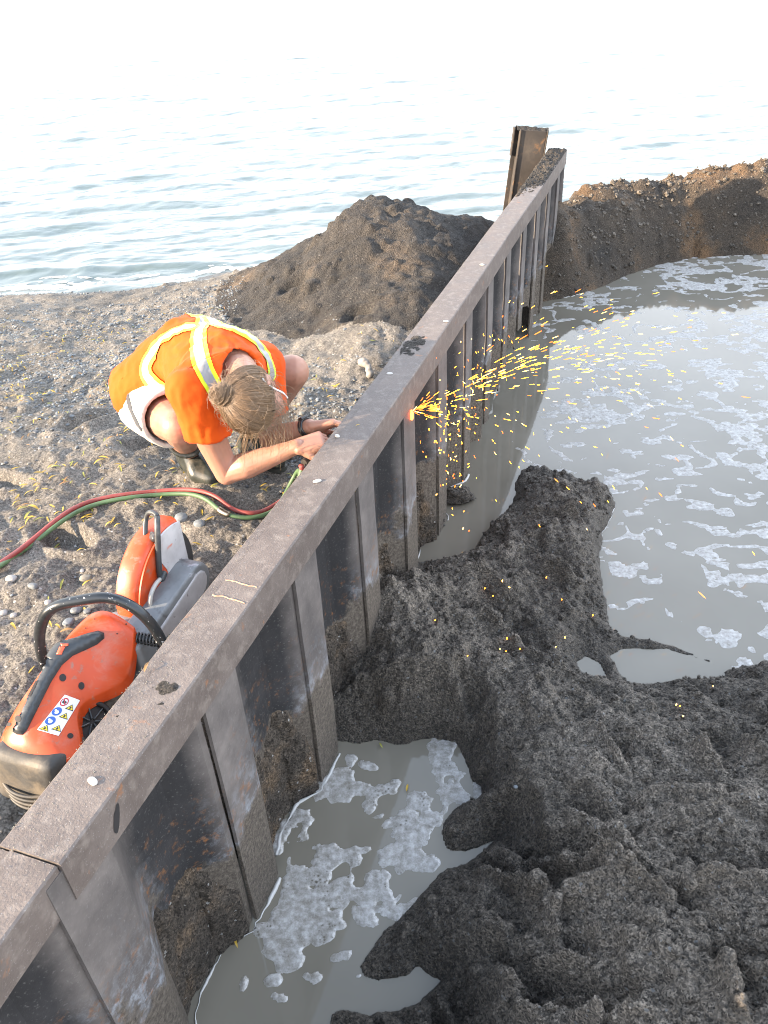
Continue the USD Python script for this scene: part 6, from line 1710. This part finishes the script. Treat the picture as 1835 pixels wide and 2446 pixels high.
def streak(p, v, L, r):
    v = v / np.linalg.norm(v)
    R = frame(v, (0.2, 0.3, 1))
    n = 5
    ring = np.array([[math.cos(a), math.sin(a)] for a in np.arange(n) * 2 * np.pi / n])
    P_ = [p - v * L / 2]
    for k, s in ((-.32, .85), (.3, 1.0)):
        P_ += [p + v * L * k + R @ A(r * s * c[0], r * s * c[1], 0) for c in ring]
    P_.append(p + v * L / 2)
    f = []
    for j in range(n):
        j2 = (j + 1) % n
        f += [(0, 1 + j2, 1 + j), (1 + j, 1 + j2, 1 + n + j2), (1 + j, 1 + n + j2, 1 + n + j), (1 + n + j, 1 + n + j2, 1 + 2 * n)]
    return np.array(P_), np.array(f)


def add_spark(p, v, L, r, kind):
    groups[kind].append(streak(np.asarray(p, float), np.asarray(v, float), L, r))


jet = A(.84, .54, .0) ; jet /= np.linalg.norm(jet)
side_ = A(jet[1], -jet[0], 0)
G = A(0, 0, -9.81)
for k in range(430):
    core = pk.random() < .62
    sp_ = pk.uniform(4.0, 9.5) if core else pk.uniform(1.8, 6.0)
    el = math.radians(pk.normal(6.0, 3.6) if core else pk.normal(0.0, 13.0))
    azd = math.radians(pk.normal(0, 9.0) if core else pk.normal(0, 24.0))
    v0 = sp_ * ((jet * math.cos(azd) + side_ * math.sin(azd)) * math.cos(el) + up3 * math.sin(el))
    tm_ = (pk.beta(1.9, 2.1) * 1.9 + .03) / sp_ if core else pk.beta(1.0, 1.8) * 2.2 / sp_
    drag = math.exp(-.8 * tm_)
    p = cut + v0 * tm_ * (1 + drag) / 2 + .5 * G * tm_ ** 2
    v = v0 * drag + G * tm_
    if p[2] < .012 or to_st(p[:1], p[1:2])[1][0] < .006: continue
    far_ = np.linalg.norm(p - cut)
    L = np.clip(np.linalg.norm(v) * pk.uniform(.0035, .0085), .008, .06)
    add_spark(p, v, L, pk.uniform(.0011, .0020), "spark_white" if pk.random() < .25 else "spark_yellow" if pk.random() < .88 - .1 * far_ else "spark_red")
for k in range(150):                                      # slag dropping down the pile faces
    s_ = 2.15 + pk.gamma(1.4, .33); t_ = pk.uniform(.012, .16)
    z_s = .86 - pk.gamma(1.6, .16)
    if z_s < .05 or s_ > 3.9: continue
    p = np.r_[wall(np.array(s_), np.array(t_)), z_s]
    add_spark(p, A(pk.normal(0, .5), pk.normal(0, .5), -1), pk.uniform(.006, .018), pk.uniform(.0014, .0026), pk.choice(["spark_yellow", "spark_white", "spark_yellow", "spark_red"]))
for k in range(30):                                       # bright streaks right at the cut
    dv = A(*(WN * pk.uniform(.5, 1) + WD * pk.uniform(.1, 1.2)), pk.normal(.0, .35))
    dv /= np.linalg.norm(dv); d0 = pk.uniform(.01, .10)
    add_spark(cut + dv * d0, dv, pk.uniform(.015, .05), .0012, pk.choice(["spark_red", "spark_red", "spark_yellow"]))
EMB = [(1047, 1274), (1085, 1258), (1100, 1272), (940, 1343), (1112, 1350), (1095, 1382), (1123, 1405), (1093, 1410), (1145, 1560), (1213, 1298), (1280, 1332), (1220, 1380), (1200, 1400), (1460, 1525), (1468, 1528), (1065, 1290), (1080, 1405), (1010, 1420), (1180, 1250), (1035, 1230), (1475, 1550), (1540, 1485)]
for x, y in EMB:
    p = av(x, y, .18)
    for _ in range(4): p = av(x, y, float(ground_at(p[0], p[1])[0]))
    add_spark(p + A(0, 0, .008), A(pk.normal(0, .4), pk.normal(0, .4), 1), pk.uniform(.005, .014), .0022, pk.choice(["spark_white", "spark_yellow"]))
sparks = xform("sparks")
tag(sparks, "spray of yellow and orange sparks flying from the cut under the beam", "sparks", kind="stuff")
for nm_, kind_ in (("yellow_sparks", "spark_yellow"), ("white_sparks", "spark_white"), ("red_sparks", "spark_red")):
    n0 = 0; vs, fs = [], []
    for v_, f_ in groups[kind_]:
        vs.append(v_); fs.append(f_ + n0); n0 += len(v_)
    tag(obj(nm_, (np.vstack(vs), np.vstack(fs)), kind_, sparks, smooth=False), kind="stuff")
gl_ = stone_mesh(.006, .006, .022, 7, 2); gl_.vertices += cut + A(*(WN * -.004), -.016)
tag(obj("glowing_cut", gl_, "cut_glow", None, smooth=True), "red-hot glowing spot under the beam where the sparks start", "glow")
